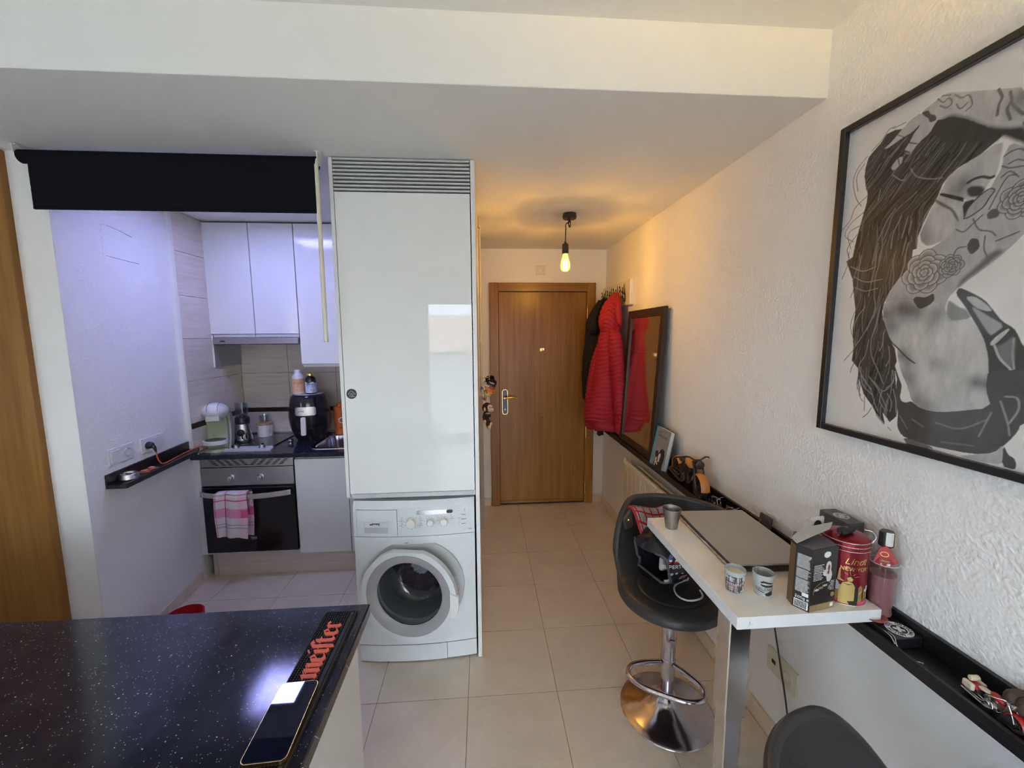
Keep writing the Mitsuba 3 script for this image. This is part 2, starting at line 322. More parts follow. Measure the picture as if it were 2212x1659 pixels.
# tall wooden casing and leaf on the far left
D2 = 'door_2'; labels[D2] = {'label': 'tall wooden door and casing at the left edge', 'kind': 'structure'}
part(D2, 'casing', box(-2.063, -1.972, FY-.05, FY+.06, 0, ZC-.003, .003), 'm_wood')
part(D2, 'leaf', box(-2.92, -2.082, FY-.02, FY+.02, .01, ZC-.01, .002), 'm_wood')
part(D2, 'rebate', box(-2.083, -2.062, FY-.006, FY+.06, 0, ZC-.005, 0), 'm_black_matte')
part(D2, 'stop', box(-2.082, -2.072, FY-.035, FY+.02, .01, ZC-.01, .002), 'm_wood')

# kitchen tiled walls
KB = 'wall_kitchen_back'
struct(KB, box(LX-.12, 0, KY, KY+.12, 0, ZC, 0), 'm_tile_joint', 'beige striped tile wall behind the kitchen worktop')
zrows = [(.875, 1.05, 'white'), (1.052, 1.084, 'dark'), (1.086, 1.357, 't'), (1.359, 1.63, 't')]
def wtile(parent, x0, x1, y0, y1, z0, z1, kind):
    part(parent, 'border_tile' if kind == 'dark' else 'tile', box(x0, x1, y0, y1, z0, z1, .001), 'm_dark_tile' if kind == 'dark' else 'm_wall_tile', smooth=False)
for z0, z1, k in zrows:
    xs = [LX+.008, -1.93+.41, -1.158, -.79, -.42, -.05] if k != 'dark' else [LX+.008, -1.62, -1.36, -1.10, -.84, -.45, -.05]
    for a, b in zip(xs[:-1], xs[1:]): wtile(KB, a+.001, b-.001, KY-.008, KY+.002, z0, z1, k)
KL = 'wall_kitchen_left'
part(KL, 'tile_edge', box(LX-.002, LX+.012, 2.713, 2.721, .875, ZC, .001), 'm_white_matte')
for z0, z1, k in [(.875, .985, 'white')]+[(1.05, 1.084, 'dark'), (1.086, 1.357, 't'), (1.359, 1.63, 't'), (1.632, 1.90, 't'), (1.902, 2.17, 't'), (2.172, ZC-.002, 't')]:
    if k == 'white': z0, z1 = .875, 1.048
    ys = [2.722, 3.10, KY-.008]
    for a, b in zip(ys[:-1], ys[1:]): wtile(KL, LX-.002, LX+.008, a+.001, b-.001, z0, z1, k)
# hairline outline of a covered hatch high on the side wall
hz = [(2.46, 2.042), (2.26, 2.046), (2.247, 2.056), (2.249, 2.185), (2.262, 2.196), (2.34, 2.192), (2.43, 2.176)]
part(KL, 'hatch_outline', SK(tube([(LX+.0020, y, z) for y, z in hz], .0012, 6, 4)), 'm_mid_grey')
# ---------------------------------------------------------------- lamps
K = thing('pendant_lamp', 'black pendant lamp with a glowing filament bulb in front of the entrance door', 'lamp')
cx, cy = .575, 2.72
part(K, 'ceiling_rose', lathe([(0, ZC-.034), (.040, ZC-.034), (.045, ZC-.029), (.045, ZC-.012), (.042, ZC-.009), (.042, ZC-.001), (0, ZC-.001)], 40, (cx, cy, 0)), 'm_black_plastic')
part(K, 'cord', tube([(cx, cy, ZC-.03), (cx-.002, cy-.005, ZC-.055), (cx-.022, cy, ZC-.065), (.552, cy, ZC-.10), (.55, cy, ZC-.16), (.55, cy, 2.235)], .0032, 8), 'm_black_matte')
part(K, 'cord_knot', tube([(cx-.002, cy, ZC-.03), (cx+.006, cy-.006, ZC-.06), (cx+.002, cy, ZC-.085), (cx-.006, cy+.005, ZC-.058), (cx-.004, cy, ZC-.034)], .0034, 8), 'm_black_matte')
part(K, 'socket', lathe([(0, 2.165), (.019, 2.165), (.021, 2.168), (.021, 2.222), (.018, 2.228), (.008, 2.231), (.008, 2.240), (0, 2.242)], 28, (.55, cy, 0)), 'm_black_plastic')
bulb = [(0.0, 2.052), (.012, 2.053), (.022, 2.059), (.029, 2.071), (.0315, 2.088), (.030, 2.106), (.025, 2.126), (.0195, 2.145), (.016, 2.158), (.0155, 2.168)]
scene['m_bulb'] = {'type': 'thindielectric', 'int_ior': 1.5, 'specular_transmittance': rgb((1.0, .78, .40)), 'specular_reflectance': rgb((1, 1, 1))}
part(K, 'bulb', lathe(bulb, 28, (.55, cy, 0)), 'm_bulb', label='amber glass bulb', emitter={'type': 'area', 'radiance': rgb((3.0, 1.75, .25))})
dif('m_black', (.01, .01, .01))
LAMP = .52
for i in range(4):
    a = i*math.pi/2+.5
    part(K, 'filament', cyl((.55+.013*math.cos(a), cy+.013*math.sin(a), 2.064), (.55+.011*math.cos(a), cy+.011*math.sin(a), 2.122), .0042, .0042, 8), 'm_black', smooth=True, emitter={'type': 'area', 'radiance': rgb((1300*LAMP, 800*LAMP, 190*LAMP))})

K = thing('ceiling_light', 'square flat lamp on the kitchen ceiling behind the black roller blind', 'lamp')
part(K, 'frame', cat(box(-1.47, -1.15, 2.30, 2.62, ZC-.03, ZC-.001, .003)), 'm_white_plastic')
part(K, 'diffuser', box(-1.455, -1.165, 2.315, 2.605, ZC-.034, ZC-.0305, .001), 'm_white_plastic', emitter={'type': 'area', 'radiance': rgb((13.2, 13.8, 34.0))})

# uplighter standing behind the viewer, its light leaves above the rim only
K = thing('floor_lamp', 'tall uplighter floor lamp behind the viewer by the right-hand wall', 'lamp')
ux, uy = .84, .42
part(K, 'base', lathe([(0, 0), (.14, 0), (.14, .015), (.02, .03), (0, .03)], 32, (ux, uy, 0)), 'm_black_plastic')
part(K, 'pole', cyl((ux, uy, .03), (ux, uy, 2.2), .012, n=16), 'm_black_plastic')
part(K, 'bowl', lathe([(0, 2.20), (.05, 2.21), (.11, 2.26), (.14, 2.335), (.136, 2.335), (.105, 2.268), (.045, 2.222), (0, 2.215)], 32, (ux, uy, 0)), 'm_black_plastic')
part(K, 'bulb', mv(trimesh.creation.icosphere(2, .03), ux, uy, 2.322), 'm_black', smooth=True, emitter={'type': 'area', 'radiance': rgb((560, 350, 75))})

# the house across the street, seen only as a reflection
K = thing('building', 'pale house with a peach tiled roof across the street from the window', 'building')
pr('m_facade', (.62, .60, .56), .8, spec=.2); pr('m_roof', (.62, .40, .30), .8, spec=.2)
part(K, 'wall', box(-16, 16, -20, -14, -9, 1.0, 0), 'm_facade')
part(K, 'roof', hull([(-16.4, -13.6, .95), (16.4, -13.6, .95), (-16.4, -20, .95), (16.4, -20, .95), (-16.4, -18, 2.7), (16.4, -18, 2.7), (-16.4, -20, 2.7), (16.4, -20, 2.7)]), 'm_roof')
# ---------------------------------------------------------------- kitchen recess
# roller blind
pr('m_blind', (.005, .0055, .009), .8, spec=.12)
K = thing('roller_blind', 'black roller blind half rolled up across the kitchen opening', 'blind')
part(K, 'tube', cyl((-1.86, 1.905, 2.375), (-.69, 1.905, 2.375), .026, n=28), 'm_blind')
part(K, 'fabric', thick(lambda u, v: np.stack([-1.815+(u*1.12), 1.879+.004*np.sin(u*9)*(1-v)+0*u, 2.372-.2055*v], -1), 40, 12, .001), 'm_blind', smooth=True)
part(K, 'bottom_bar', rbox(-1.815, -.695, 1.874, 1.884, 2.162, 2.174, .0045, 10), 'm_blind')
for x, s in ((-1.866, -1), (-.684, 1)):
    br = extrude(Polygon([(-.03, .0), (.026, 0), (.026, -.012), (.012, -.05), (-.012, -.055), (-.026, -.03)]), .003)
    part(K, 'bracket', cat(frame(br, (x, 1.905, ZC-.002), (0, 1, 0), (0, 0, 1)), box(x-.012, x+.014, 1.88, 1.93, ZC-.005, ZC-.001)), 'm_white_plastic')
part(K, 'wand', cyl((-.684, 1.872, 2.36), (-.689, 1.880, 1.615), .0085, .0095, 16, .002), 'm_cream_plastic', label='cream plastic wand hanging beside the blind')
part(K, 'wand_hook', tube([(-.684, 1.90, 2.385), (-.684, 1.878, 2.38), (-.684, 1.872, 2.355)], .005, 8), 'm_white_plastic')

_part = part
def part(parent, name, mesh, mat, **kw): return _part(parent, name, SK(mesh), mat, **kw)
# black ledge on the side wall
gloss('m_black_wood', (.010, .010, .011), .2); pr('m_brown_wood', (.035, .022, .016), .5)
K = thing('wall_ledge', 'black floating picture ledge on the kitchen side wall under the sockets', 'shelf')
fl = extrude(Polygon([(LX, 2.10), (LX+.10, 2.10), (LX+.10, 2.62), (LX+.05, 2.715), (LX, 2.715)]), .018)
part(K, 'floor_board', mv(fl, 0, 0, .907), 'm_black_wood')
part(K, 'back_board', box(LX+.0005, LX+.012, 2.10, 2.69, .925, .975, .001), 'm_black_wood')
part(K, 'lip', box(LX+.088, LX+.10, 2.105, 2.60, .925, .930, .001), 'm_black_wood')
# sockets and switches
def plate2(y0, y1, z0, z1, kinds, label):
    K = thing('socket_plate', label, 'socket', 'double wall plates by the black ledge')
    ym = (y0+y1)/2; zc = (z0+z1)/2
    part(K, 'plate', rbox(LX-.002, LX+.009, y0, y1, z0, z1, .004, 12), 'm_white_plastic')
    for i, k in enumerate(kinds):
        c = y0+(y1-y0)*(.26+.48*i); w = (y1-y0)*.19
        if k == 'switch': part(K, 'rocker', rt(box(LX+.006, LX+.0125, c-w, c+w, zc-w*1.05, zc+w*1.05, .002), 2, 'y', (LX, 0, zc)), 'm_white_plastic')
        if k == 'blank': part(K, 'cover', box(LX+.006, LX+.0105, c-w, c+w, zc-w, zc+w, .0015), 'm_white_plastic')
        if k == 'socket':
            part(K, 'socket_well', frame(lathe([(0, -.004), (.018, -.004), (.019, .003), (.0225, .003), (.0225, -.005), (0, -.005)], 28), (LX+.009, c, zc), (0, 1, 0), (0, 0, 1)), 'm_light_grey')
            for s in (-1, 1): part(K, 'pin_hole', frame(cyl((0, 0, 0), (0, 0, .0016), .0028, n=10), (LX+.005, c+s*.0095, zc), (0, 1, 0), (0, 0, 1)), 'm_black_plastic')
            for s in (-1, 1): part(K, 'earth_clip', box(LX+.005, LX+.012, c-.003, c+.003, zc+s*.0175-.0012, zc+s*.0175+.0012, .0004), 'm_steel')
plate2(2.13, 2.28, 1.008, 1.092, ('switch', 'socket'), 'white double plate with a rocker switch and an empty socket, nearer the wood door')
plate2(2.328, 2.49, 1.004, 1.088, ('socket', 'blank'), 'white double plate with a black plug in it, nearer the tiles')
pr('m_orange_cord', (.60, .085, .035), .4)
K = thing('power_cord', 'orange power cord with a black plug running along the black ledge', 'cord')
part(K, 'plug', cat(frame(lathe([(0, 0), (.0185, 0), (.0185, .012), (.016, .026), (.010, .032), (0, .033)], 24), (LX+.010, 2.367, 1.046), (0, 1, 0), (0, 0, 1)), tube([(LX+.03, 2.367, 1.046), (LX+.044, 2.370, 1.033), (LX+.048, 2.373, 1.006)], [.011, .0085, .0045], 10)), 'm_black_plastic')
part(K, 'cable', tube([(LX+.048, 2.373, 1.008), (LX+.05, 2.376, .97), (LX+.06, 2.388, .934), (LX+.065, 2.43, .930), (LX+.05, 2.55, .930), (LX+.05, 2.66, .931), (LX+.055, 2.73, .925), (LX+.06, 2.76, .883), (LX+.055, 2.775, .8795), (LX+.03, 2.79, .8795)], .0034, 8), 'm_orange_cord')
K = thing('ashtray', 'round steel ashtray on the black ledge', 'ashtray')
part(K, 'bowl', lathe([(0, 0), (.040, 0), (.043, .004), (.037, .026), (.034, .028), (.031, .022), (.029, .008), (0, .006)], 36, (LX+.044, 2.19, .926)), 'm_steel')
part(K, 'rest', cyl((LX+.03, 2.19, .949), (LX+.058, 2.19, .949), .0035, n=8), 'm_black_plastic')
pr('m_foil_red', (.42, .06, .03), .35); pr('m_foil_pale', (.62, .35, .27), .4)
for i, (y, a, lb) in enumerate(((2.285, 25, 'red foil sachet on the black ledge, next to the ashtray'), (2.335, -15, 'red foil sachet with a pale window on the black ledge, farther from the ashtray'))):
    K = thing('sachet', lb, 'sachet', 'foil sachets on the ledge')
    s = grid(lambda u, v: np.stack([(u-.5)*.05, (v-.5)*.045, .007*np.sin(np.pi*u)*np.sin(np.pi*v)+.0005+.0*u], -1), 12, 12)
    t = tm(m3.Manifold.hull_points(np.vstack([s.vertices, s.vertices*[1, 1, 0]])))
    part(K, 'pouch', mv(rt(t, a), LX+.045, y, .9258), 'm_foil_red', smooth=60)
    part(K, 'label', mv(rt(box(-.013, .013, -.009, .009, .0045, .0085, .0005), a), LX+.045, y, .9258), 'm_foil_pale')

part = _part

# worktop with sink and hob, base units
CT = .875
top = box(-1.904, -.06, 2.728, KY-.001, CT-.03, CT, .002)
hole = tman(box(-1.175, -.72, 2.83, 3.19, CT-.2, CT+.1, 0))
K = thing('worktop', 'black speckled stone worktop of the kitchen', 'worktop')
part(K, 'slab', tm(tman(top)-hole), 'm_stone')
part(K, 'upstand', cat(box(LX+.001, -.06, KY-.022, KY-.0085, CT, CT+.02, .004)), 'm_steel')
part(K, 'side_upstand', box(LX+.009, LX+.023, 2.74, KY-.022, CT, CT+.02, .004), 'm_steel')
K = thing('sink', 'steel inset sink at the right end of the worktop', 'sink')
def rr(x0, x1, y0, y1, r, z, n=8): return [(p[0], p[1], z) for p in list(rrect(x0, x1, y0, y1, r).exterior.coords)[:-1]]
rings = [rr(-1.205, -.69, 2.80, 3.22, .09, CT+.0005), rr(-1.203, -.692, 2.802, 3.218, .088, CT+.006), rr(-1.175, -.72, 2.83, 3.19, .065, CT+.006), rr(-1.168, -.727, 2.837, 3.183, .06, CT-.004), rr(-1.155, -.74, 2.85, 3.17, .05, CT-.15), rr(-1.10, -.785, 2.895, 3.125, .02, CT-.155)]
V = np.array(sum(rings, [])); n = len(rings[0]); F = []
for i in range(len(rings)-1):
    for k in range(n):
        l = (k+1) % n; F += [(i*n+k, i*n+l, (i+1)*n+l), (i*n+k, (i+1)*n+l, (i+1)*n+k)]
V = np.vstack([V, V[-n:].mean(0)])
for k in range(n): F.append(((len(rings)-1)*n+k, (len(rings)-1)*n+(k+1) % n, len(V)-1))
part(K, 'bowl', trimesh.Trimesh(V, np.array(F), process=False), 'm_chrome', smooth=40)
part(K, 'drain', lathe([(0, CT-.153), (.035, CT-.153), (.038, CT-.155), (0, CT-.1552)], 24, (-.94, 3.01, 0)), 'm_steel')
K = thing('drain_knob', 'small round chrome knob on the worktop in front of the air fryer', 'knob')
part(K, 'knob', lathe([(0, 0), (.016, 0), (.016, .003), (.010, .006), (.016, .014), (.0185, .022), (.016, .029), (.009, .033), (0, .034)], 28, (-1.385, 2.985, CT+.0005)), 'm_chrome')

K = thing('hob', 'black glass hob with a steel control strip at its front', 'hob')
hx0, hx1, hy0, hy1 = -1.765, -1.475, 2.985, KY-.03
part(K, 'glass', box(hx0, hx1, 2.93, hy1, CT+.0005, CT+.006, .002), 'm_glass_black')
part(K, 'trim', box(hx0-.006, hx0, 2.95, hy1, CT+.0005, CT+.008, .001), 'm_steel')
part(K, 'trim', box(hx1, hx1+.006, 2.92, hy1, CT+.0005, CT+.008, .001), 'm_steel')
st = extrude(Polygon([(-1.742, 2.800), (-1.432, 2.800), (-1.432, 2.835), (-1.465, 2.895), (-1.70, 2.895), (-1.735, 2.85)]), .012)
part(K, 'control_strip', mv(st, 0, 0, CT+.0005), 'm_light_grey')
for x in (-1.685, -1.515):
    kk = part(K, 'knob', cat(lathe([(0, 0), (.021, 0), (.021, .006), (.017, .010), (.015, .022), (0, .023)], 28, (x, 2.852, CT+.0125)), box(x-.003, x+.003, 2.836, 2.868, CT+.03, CT+.041, .001)), 'm_steel_dark')
part(K, 'indicator', cyl((-1.725, 2.84, CT+.0125), (-1.725, 2.84, CT+.0137), .006, n=14), 'm_black_plastic')
for x, y, r in ((-1.64, 3.19, .09), (-1.64, 3.0, .07)):
    part(K, 'zone_ring', mv(extrude(Point(0, 0).buffer(r, 24).difference(Point(0, 0).buffer(r-.002, 24)), .0002), x, y, CT+.0061), 'm_mid_grey')

# oven
K = thing('oven', 'built-in steel and black glass oven under the worktop', 'oven')
ox0, ox1, fy = -1.862, -1.270, 2.75
part(K, 'casing', box(ox0+.01, ox1-.01, fy+.02, KY-.05, .19, CT-.031, 0), 'm_dark_grey')
vent = extrude(Polygon([(ox0, .787), (ox1, .787), (ox1, CT-.032), (ox0, CT-.032)]), .02)
slots = []
for bx, sk in ((-1.808, 1), (-1.545, -1)):
    for r in range(5):
        for c in range(5):
            x = bx+c*.047+(r*.009 if sk > 0 else (4-r)*.009-.004); z = .832-r*.0085
            slots.append(m3.Manifold.cube((.026, .06, .0042)).translate((x, -.02, z)))
vm = tman(frame(vent, (0, fy+.02, 0), (1, 0, 0), (0, 0, 1), (0, -1, 0)))-m3.Manifold.batch_boolean(slots, m3.OpType.Add).translate((0, fy, 0))
part(K, 'vent_panel', tm(vm), 'm_steel_dark', smooth=False)
part(K, 'vent_back', box(ox0+.01, ox1-.01, fy+.014, fy+.0195, .79, CT-.035, 0), 'm_black_matte')
part(K, 'control_panel', box(ox0, ox1, fy-.004, fy+.02, .66, .784, .002), 'm_steel_dark')
for x in (-1.668, -1.480):
    part(K, 'knob', cat(frame(lathe([(0, 0), (.020, 0), (.020, .004), (.015, .008), (.013, .024), (0, .026)], 28), (x, fy-.004, .718), (1, 0, 0), (0, 0, 1), (0, -1, 0)), box(x-.0035, x+.0035, fy-.046, fy-.026, .702, .734, .001)), 'm_steel')
part(K, 'lamp_mark', box(-1.458, -1.448, fy-.0045, fy-.0038, .698, .700, 0), 'm_white_plastic')
dk = part(K, 'door', box(ox0+.003, ox1-.001, fy-.012, fy+.019, .196, .650, .003), 'm_glass_black', label='black glass oven door')
part(dk, 'window', box(ox0+.10, ox1-.09, fy-.0126, fy-.0118, .27, .56, .0003), 'm_black_gloss')
def hb(u, v):
    x = ox0+.012+u*(ox1-ox0-.028); b = -.012-.036*np.sin(np.pi*u)**.7; a = (v*2-1)
    return np.stack([x, fy-.016+b*1.0, .588+.034*v-.012*np.sin(np.pi*u)+.012], -1)
part(dk, 'handle', thick(hb, 40, 3, -.008), 'm_steel', smooth=50)
part(dk, 'logo', frame(cat(ctext('teka', .014, .0006, True), box(-.016, .018, -.0125, -.010, 0, .0006, 0)), (-1.553, fy-.0124, .298), (1, 0, 0), (0, 0, 1)), 'm_light_grey', label='small grey maker lettering')
part(K, 'bottom_strip', box(ox0+.003, ox1-.001, fy-.004, fy+.019, .183, .193, .001), 'm_light_grey')
# towel on the handle
def c_towel(p, n, uv):
    u, v = uv.x, uv.y
    w = mi.Color3f(.74, .68, .70); pink = mi.Color3f(.66, .22, .40); deep = mi.Color3f(.50, .02, .16); blue = mi.Color3f(.28, .36, .44)
    def band(t, a, b): return dr.select((t > a) & (t < b), 1.0, 0.0)
    def L(c, d, k): return c*(1-k)+d*k
    c = L(w, pink, .85*band(v, .33, .54)); c = L(c, mi.Color3f(.80, .42, .56), .6*band(u, .74, 1.0)); c = L(c, pink, .9*band(v, .33, .54)*band(u, .72, 1.0))
    c = L(c, deep, .85*band(u, .29, .325)); c = L(c, deep, .85*band(v, .13, .16)); c = L(c, deep, .6*band(u, .80, 1.)*band(v, .36, .54)); c = L(c, deep, .6*band(u, .02, .05))
    c = L(c, blue, .8*(band(v, .69, .715)+band(v, .755, .785)))
    return c*(.88+.2*noise(u*220, v*240))
dif('m_towel', mikit.proc(c_towel))
def tw(u, v):
    x = -1.733+u*.19-v*.008+.012*np.sin(v*3)*(u-.5)
    y = 2.664-.010*np.cos(u*9+v*2)-.005*np.sin(u*17)*v-.018*np.clip(u-.8, 0, 1)
    z = .631-.295*v+.006*np.sin(u*5)*v-.016*np.clip(u-.55, 0, 1)*v
    y = np.where(v < .06, y+(.06-v)*.3, y)
    return np.stack([x, y, z], -1)
K = thing('dish_towel', 'pink and white checked dish towel hanging over the oven handle', 'towel')
m, uv = grid(tw, 50, 60, uvs=True); part(K, 'front_fall', m, 'm_towel', smooth=True, uv=uv)
def tw2(u, v):
    p = tw(u, v*.98); p[..., 1] = 2.728-.006*np.cos(u*7)-.008*v; p[..., 2] -= .004; p[..., 0] += .012; return p
m, uv = grid(lambda u, v: tw2(u, v), 30, 30, uvs=True); part(K, 'back_fall', m, 'm_towel', smooth=True, uv=uv)
def tw3(u, v):
    x = -1.733+u*.19; a = v*math.pi; return np.stack([x+.006*v, 2.696-.032*np.cos(a)-.01*np.cos(u*9)*(1-v), .631+.009*np.sin(a)], -1)
m, uv = grid(tw3, 30, 10, uvs=True); uv[:, 1] *= .05; part(K, 'fold', m, 'm_towel', smooth=True, uv=uv)

# base unit right of the oven, filler left of it, plinth
K = thing('base_cabinet', 'white base cabinet door right of the oven', 'cabinet')
part(K, 'carcass', box(-1.266, -.07, 2.772, KY-.02, .178, .70, 0), 'm_white_satin')
part(K, 'door', box(-1.264, -.93+.01, 2.752, 2.770, .165, .826, .0015), 'm_white_satin')
part(K, 'door', box(-.916, -.50, 2.752, 2.770, .165, .826, .0015), 'm_white_satin')
part(K, 'grip_rail', cat(box(-1.266, -.06, 2.768, 2.775, .828, CT-.031, .001), box(-1.266, -.06, 2.752, 2.768, .838, CT-.031, .001)), 'm_light_grey', label='grey grip rail')
single('filler_panel', box(-1.906, -1.864, 2.752, 2.770, .18, CT-.031, .001), 'm_white_satin', 'narrow white filler strip left of the oven', 'panel')
single('plinth', cat(box(-1.84, -.06, 2.80, 2.816, 0.0003, .175, .001), box(-1.868, -1.842, 2.80, 2.816, 0.0003, .175, .001)), 'm_wall_tile', 'beige plinth board below the oven and the base cabinet', 'plinth')

# wall cupboards
ub = [(-1.878, -1.578, 1.66, 'white wall cupboard with a plain door, leftmost above the cooker hood'), (-1.575, -1.282, 1.66, 'white wall cupboard with a plain door, second from the left above the cooker hood'), (-1.279, -.93, 1.447, 'taller white glossy wall cupboard behind the blind wand')]
gloss('m_cup', (.72, .72, .72), .02)
for x0, x1, z0, lb in ub:
    K = thing('wall_cabinet', lb, 'cupboard', 'white wall cupboards')
    part(K, 'carcass', box(x0, x1, 3.021, KY-.009, z0+.002, ZC-.02, 0), 'm_white_satin')
    part(K, 'door', box(x0+.001, x1-.001, 3.0, 3.019, z0, ZC-.012, .0015), 'm_cup')
    if z0 < 1.5: part(K, 'pelmet', box(x0+.008, x1, 3.012, 3.03, z0-.022, z0-.0005, .001), 'm_light_grey')
K = thing('wall_cabinet', 'white wall cupboard farthest right, hidden behind the tall cabinet', 'cupboard', 'white wall cupboards')
part(K, 'carcass', box(-.927, -.5, 3.021, KY-.009, 1.45, ZC-.02, 0), 'm_white_satin'); part(K, 'door', box(-.926, -.5, 3.0, 3.019, 1.447, ZC-.012, .0015), 'm_cup')
K = thing('cooker_hood', 'slim grey cooker hood under the wall cupboards', 'hood')
part(K, 'housing', box(-1.858, -1.284, 3.012, KY-.01, 1.60, 1.658, .001), 'm_light_grey')
part(K, 'flap', cat(box(-1.858, -1.58, 3.002, 3.012, 1.638, 1.657, .001), box(-1.576, -1.284, 3.002, 3.012, 1.638, 1.657, .001)), 'm_light_grey')
part(K, 'drawer_front', rt(box(-1.858, -1.284, 2.985, 3.01, 1.586, 1.634, .003), -12, 'x', (0, 3.0, 1.61)), 'm_steel_dark')
part(K, 'logo', frame(ctext('teka', .012, .0006, True), (-1.79, 2.9825, 1.611), (1, 0, 0), (0, .2, 1)), 'm_black_plastic')
K = thing('end_panel', 'grey end panel below the cooker hood beside the tiled wall', 'panel')
part(K, 'board', box(LX+.009, -1.862, 3.002, KY-.01, 1.43, 1.655, .001), 'm_mid_grey'); part(K, 'edge', box(LX+.0085, -1.861, 2.998, 3.002, 1.43, 1.655, .0008), 'm_white_plastic')
# ---------------------------------------------------------------- things on the worktop
def local(m, o, deg):      # local frame: x right as seen from the front, y to the back, z up; deg turns it about z
    return mv(rt(m, deg), *o)
pr('m_sage', (.30, .33, .20), .4); pr('m_sage_pale', (.44, .47, .36), .35)
K = thing('coffee_machine', 'white and sage green capsule coffee machine on the worktop', 'coffee machine')
o, a = (-1.808, 2.858, CT+.0005), 18
L = lambda m: local(m, o, a)
ell = lambda rx, ry: Polygon([(rx*math.cos(t), ry*math.sin(t)) for t in np.linspace(0, 2*math.pi, 40, endpoint=False)])
part(K, 'base', L(cat(mv(extrude(ell(.070, .058), .012), 0, -.015, 0), mv(extrude(ell(.064, .052), .006), 0, -.015, .011))), 'm_sage_pale')
side = Polygon([(.005, 0), (.12, 0), (.135, .03), (.142, .10), (.138, .17), (.12, .22), (.09, .25), (.03, .25), (.02, .22), (.032, .18), (.036, .10), (.03, .05)])
ss = frame(extrude(side.buffer(.004, 4), .116), (-.058, 0, 0), (0, 1, 0), (0, 0, 1))
part(K, 'body', L(ss), 'm_sage')
sh = Polygon([(.03, 0), (.13, 0), (.152, .05), (.155, .12), (.148, .19), (.12, .24), (.08, .262), (.07, .22), (.085, .16), (.082, .09), (.06, .03)]).buffer(.004, 4)
for x in (-.064, .058): part(K, 'side_shell', L(frame(extrude(sh, .010), (x, 0, 0), (0, 1, 0), (0, 0, 1))), 'm_sage_pale')
hd = trimesh.creation.icosphere(4, 1.0); hd.apply_scale([.078, .090, .060])
part(K, 'head', L(mv(rt(hd, -14, 'x'), 0, .030, .262)), 'm_white_plastic', smooth=True)
bandm = grid(lambda u, v: np.stack([(u-.5)*.058, .030-.0915*np.cos(v*1.9-.35), .262+.0615*np.sin(v*1.9-.35)+0*u], -1), 6, 16)
band_o = lambda x: tube([(x, .030-.0925*math.cos(t)*math.sqrt(1-(x/.078)**2), .264+.0625*math.sin(t)*math.sqrt(1-(x/.078)**2)) for t in np.linspace(-.2, 1.7, 12)], .0014, 6, 1)
part(K, 'head_line', L(rt(cat(band_o(-.030), band_o(.030)), -14, 'x', (0, .03, .262))), 'm_mid_grey')
part(K, 'nozzle_plate', L(rt(rbox(-.040, .040, -.062, -.01, .200, .238, .006, 10), -6, 'x', (0, 0, .22))), 'm_sage_pale')
part(K, 'tray', L(mv(extrude(ell(.072, .060), .026), 0, -.030, .052)), 'm_white_plastic')
part(K, 'tray_grid', L(mv(extrude(ell(.062, .050), .002), 0, -.030, .0775)), 'm_dark_grey')
part(K, 'tray_arm', L(box(-.03, .03, .0, .04, .052, .076, .002)), 'm_sage_pale')
part(K, 'emblem', L(frame(text('A', .012, .0006), (-.028, .029, .090), (1, 0, 0), (0, 0, 1))), 'm_dark_grey')

K = thing('blender', 'small steel and black blender with an upturned clear cup, behind the coffee machine', 'blender')
c = (-1.762, 3.085, CT+.0005)
part(K, 'foot', lathe([(0, 0), (.062, 0), (.063, .006), (.060, .018), (0, .018)], 32, c), 'm_black_plastic')
part(K, 'base', lathe([(0, .018), (.059, .018), (.046, .125), (.045, .135), (0, .135)], 36, c), 'm_steel')
part(K, 'collar', lathe([(0, .135), (.046, .135), (.048, .150), (.046, .178), (.040, .183), (0, .183)], 36, c), 'm_black_plastic')
part(K, 'dial', frame(lathe([(0, 0), (.024, 0), (.024, .012), (.020, .016), (0, .017)], 28), (c[0]+.010, c[1]-.047, c[2]+.075), (1, .2, 0), (0, .12, 1)), 'm_black_gloss')
part(K, 'lettering', frame(ctext('blend', .008, .0005), (c[0]+.006, c[1]-.0575, c[2]+.034), (1, .1, 0), (0, .12, 1)), 'm_dark_grey')
part(K, 'cup', lathe([(.040, .183), (.041, .20), (.044, .283), (.043, .288), (.036, .289), (0, .289), (0, .286), (.035, .286), (.041, .281), (.038, .20), (.037, .183)], 32, c), 'm_clear', label='clear upturned blending cup')
part(K, 'blade_hub', lathe([(0, .183), (.018, .183), (.016, .196), (.004, .203), (0, .203)], 20, c), 'm_black_plastic')
single('blender_cable', cat(tube([(-1.72, 3.05, .905), (-1.70, 3.01, .93), (-1.685, 3.0, .955), (-1.668, 3.0, .945), (-1.675, 2.995, .915), (-1.70, 2.99, .905), (-1.715, 2.985, .930), (-1.70, 2.98, .955), (-1.68, 2.985, .95), (-1.672, 2.98, .92), (-1.69, 2.97, .887)], .0045, 8), tube([(-1.69, 2.97, .887), (-1.72, 2.95, .887), (-1.76, 2.97, .887)], .004, 8)), 'm_black_plastic', 'coiled black cable beside the blender', 'cable')
K = thing('canister', 'white storage canister with a wooden lid behind the blender', 'canister')
c = (-1.685, 3.235, CT+.0005)
part(K, 'body', lathe([(0, 0), (.050, 0), (.054, .004), (.054, .088), (.051, .092), (0, .092)], 36, c), 'm_white_plastic')
pr('m_bamboo', (.40, .25, .12), .45)
part(K, 'lid', lathe([(0, .092), (.050, .092), (.055, .094), (.055, .106), (.052, .109), (0, .109)], 36, c), 'm_bamboo')
part(K, 'clasp', cat(tube([(c[0]+.054, c[1]-.005, c[2]+.03), (c[0]+.060, c[1]-.008, c[2]+.05), (c[0]+.056, c[1]-.004, c[2]+.07)], .002, 6)), 'm_steel')
K = thing('drinking_glass', 'clear drinking glass standing on the wooden lid of the canister', 'glass')
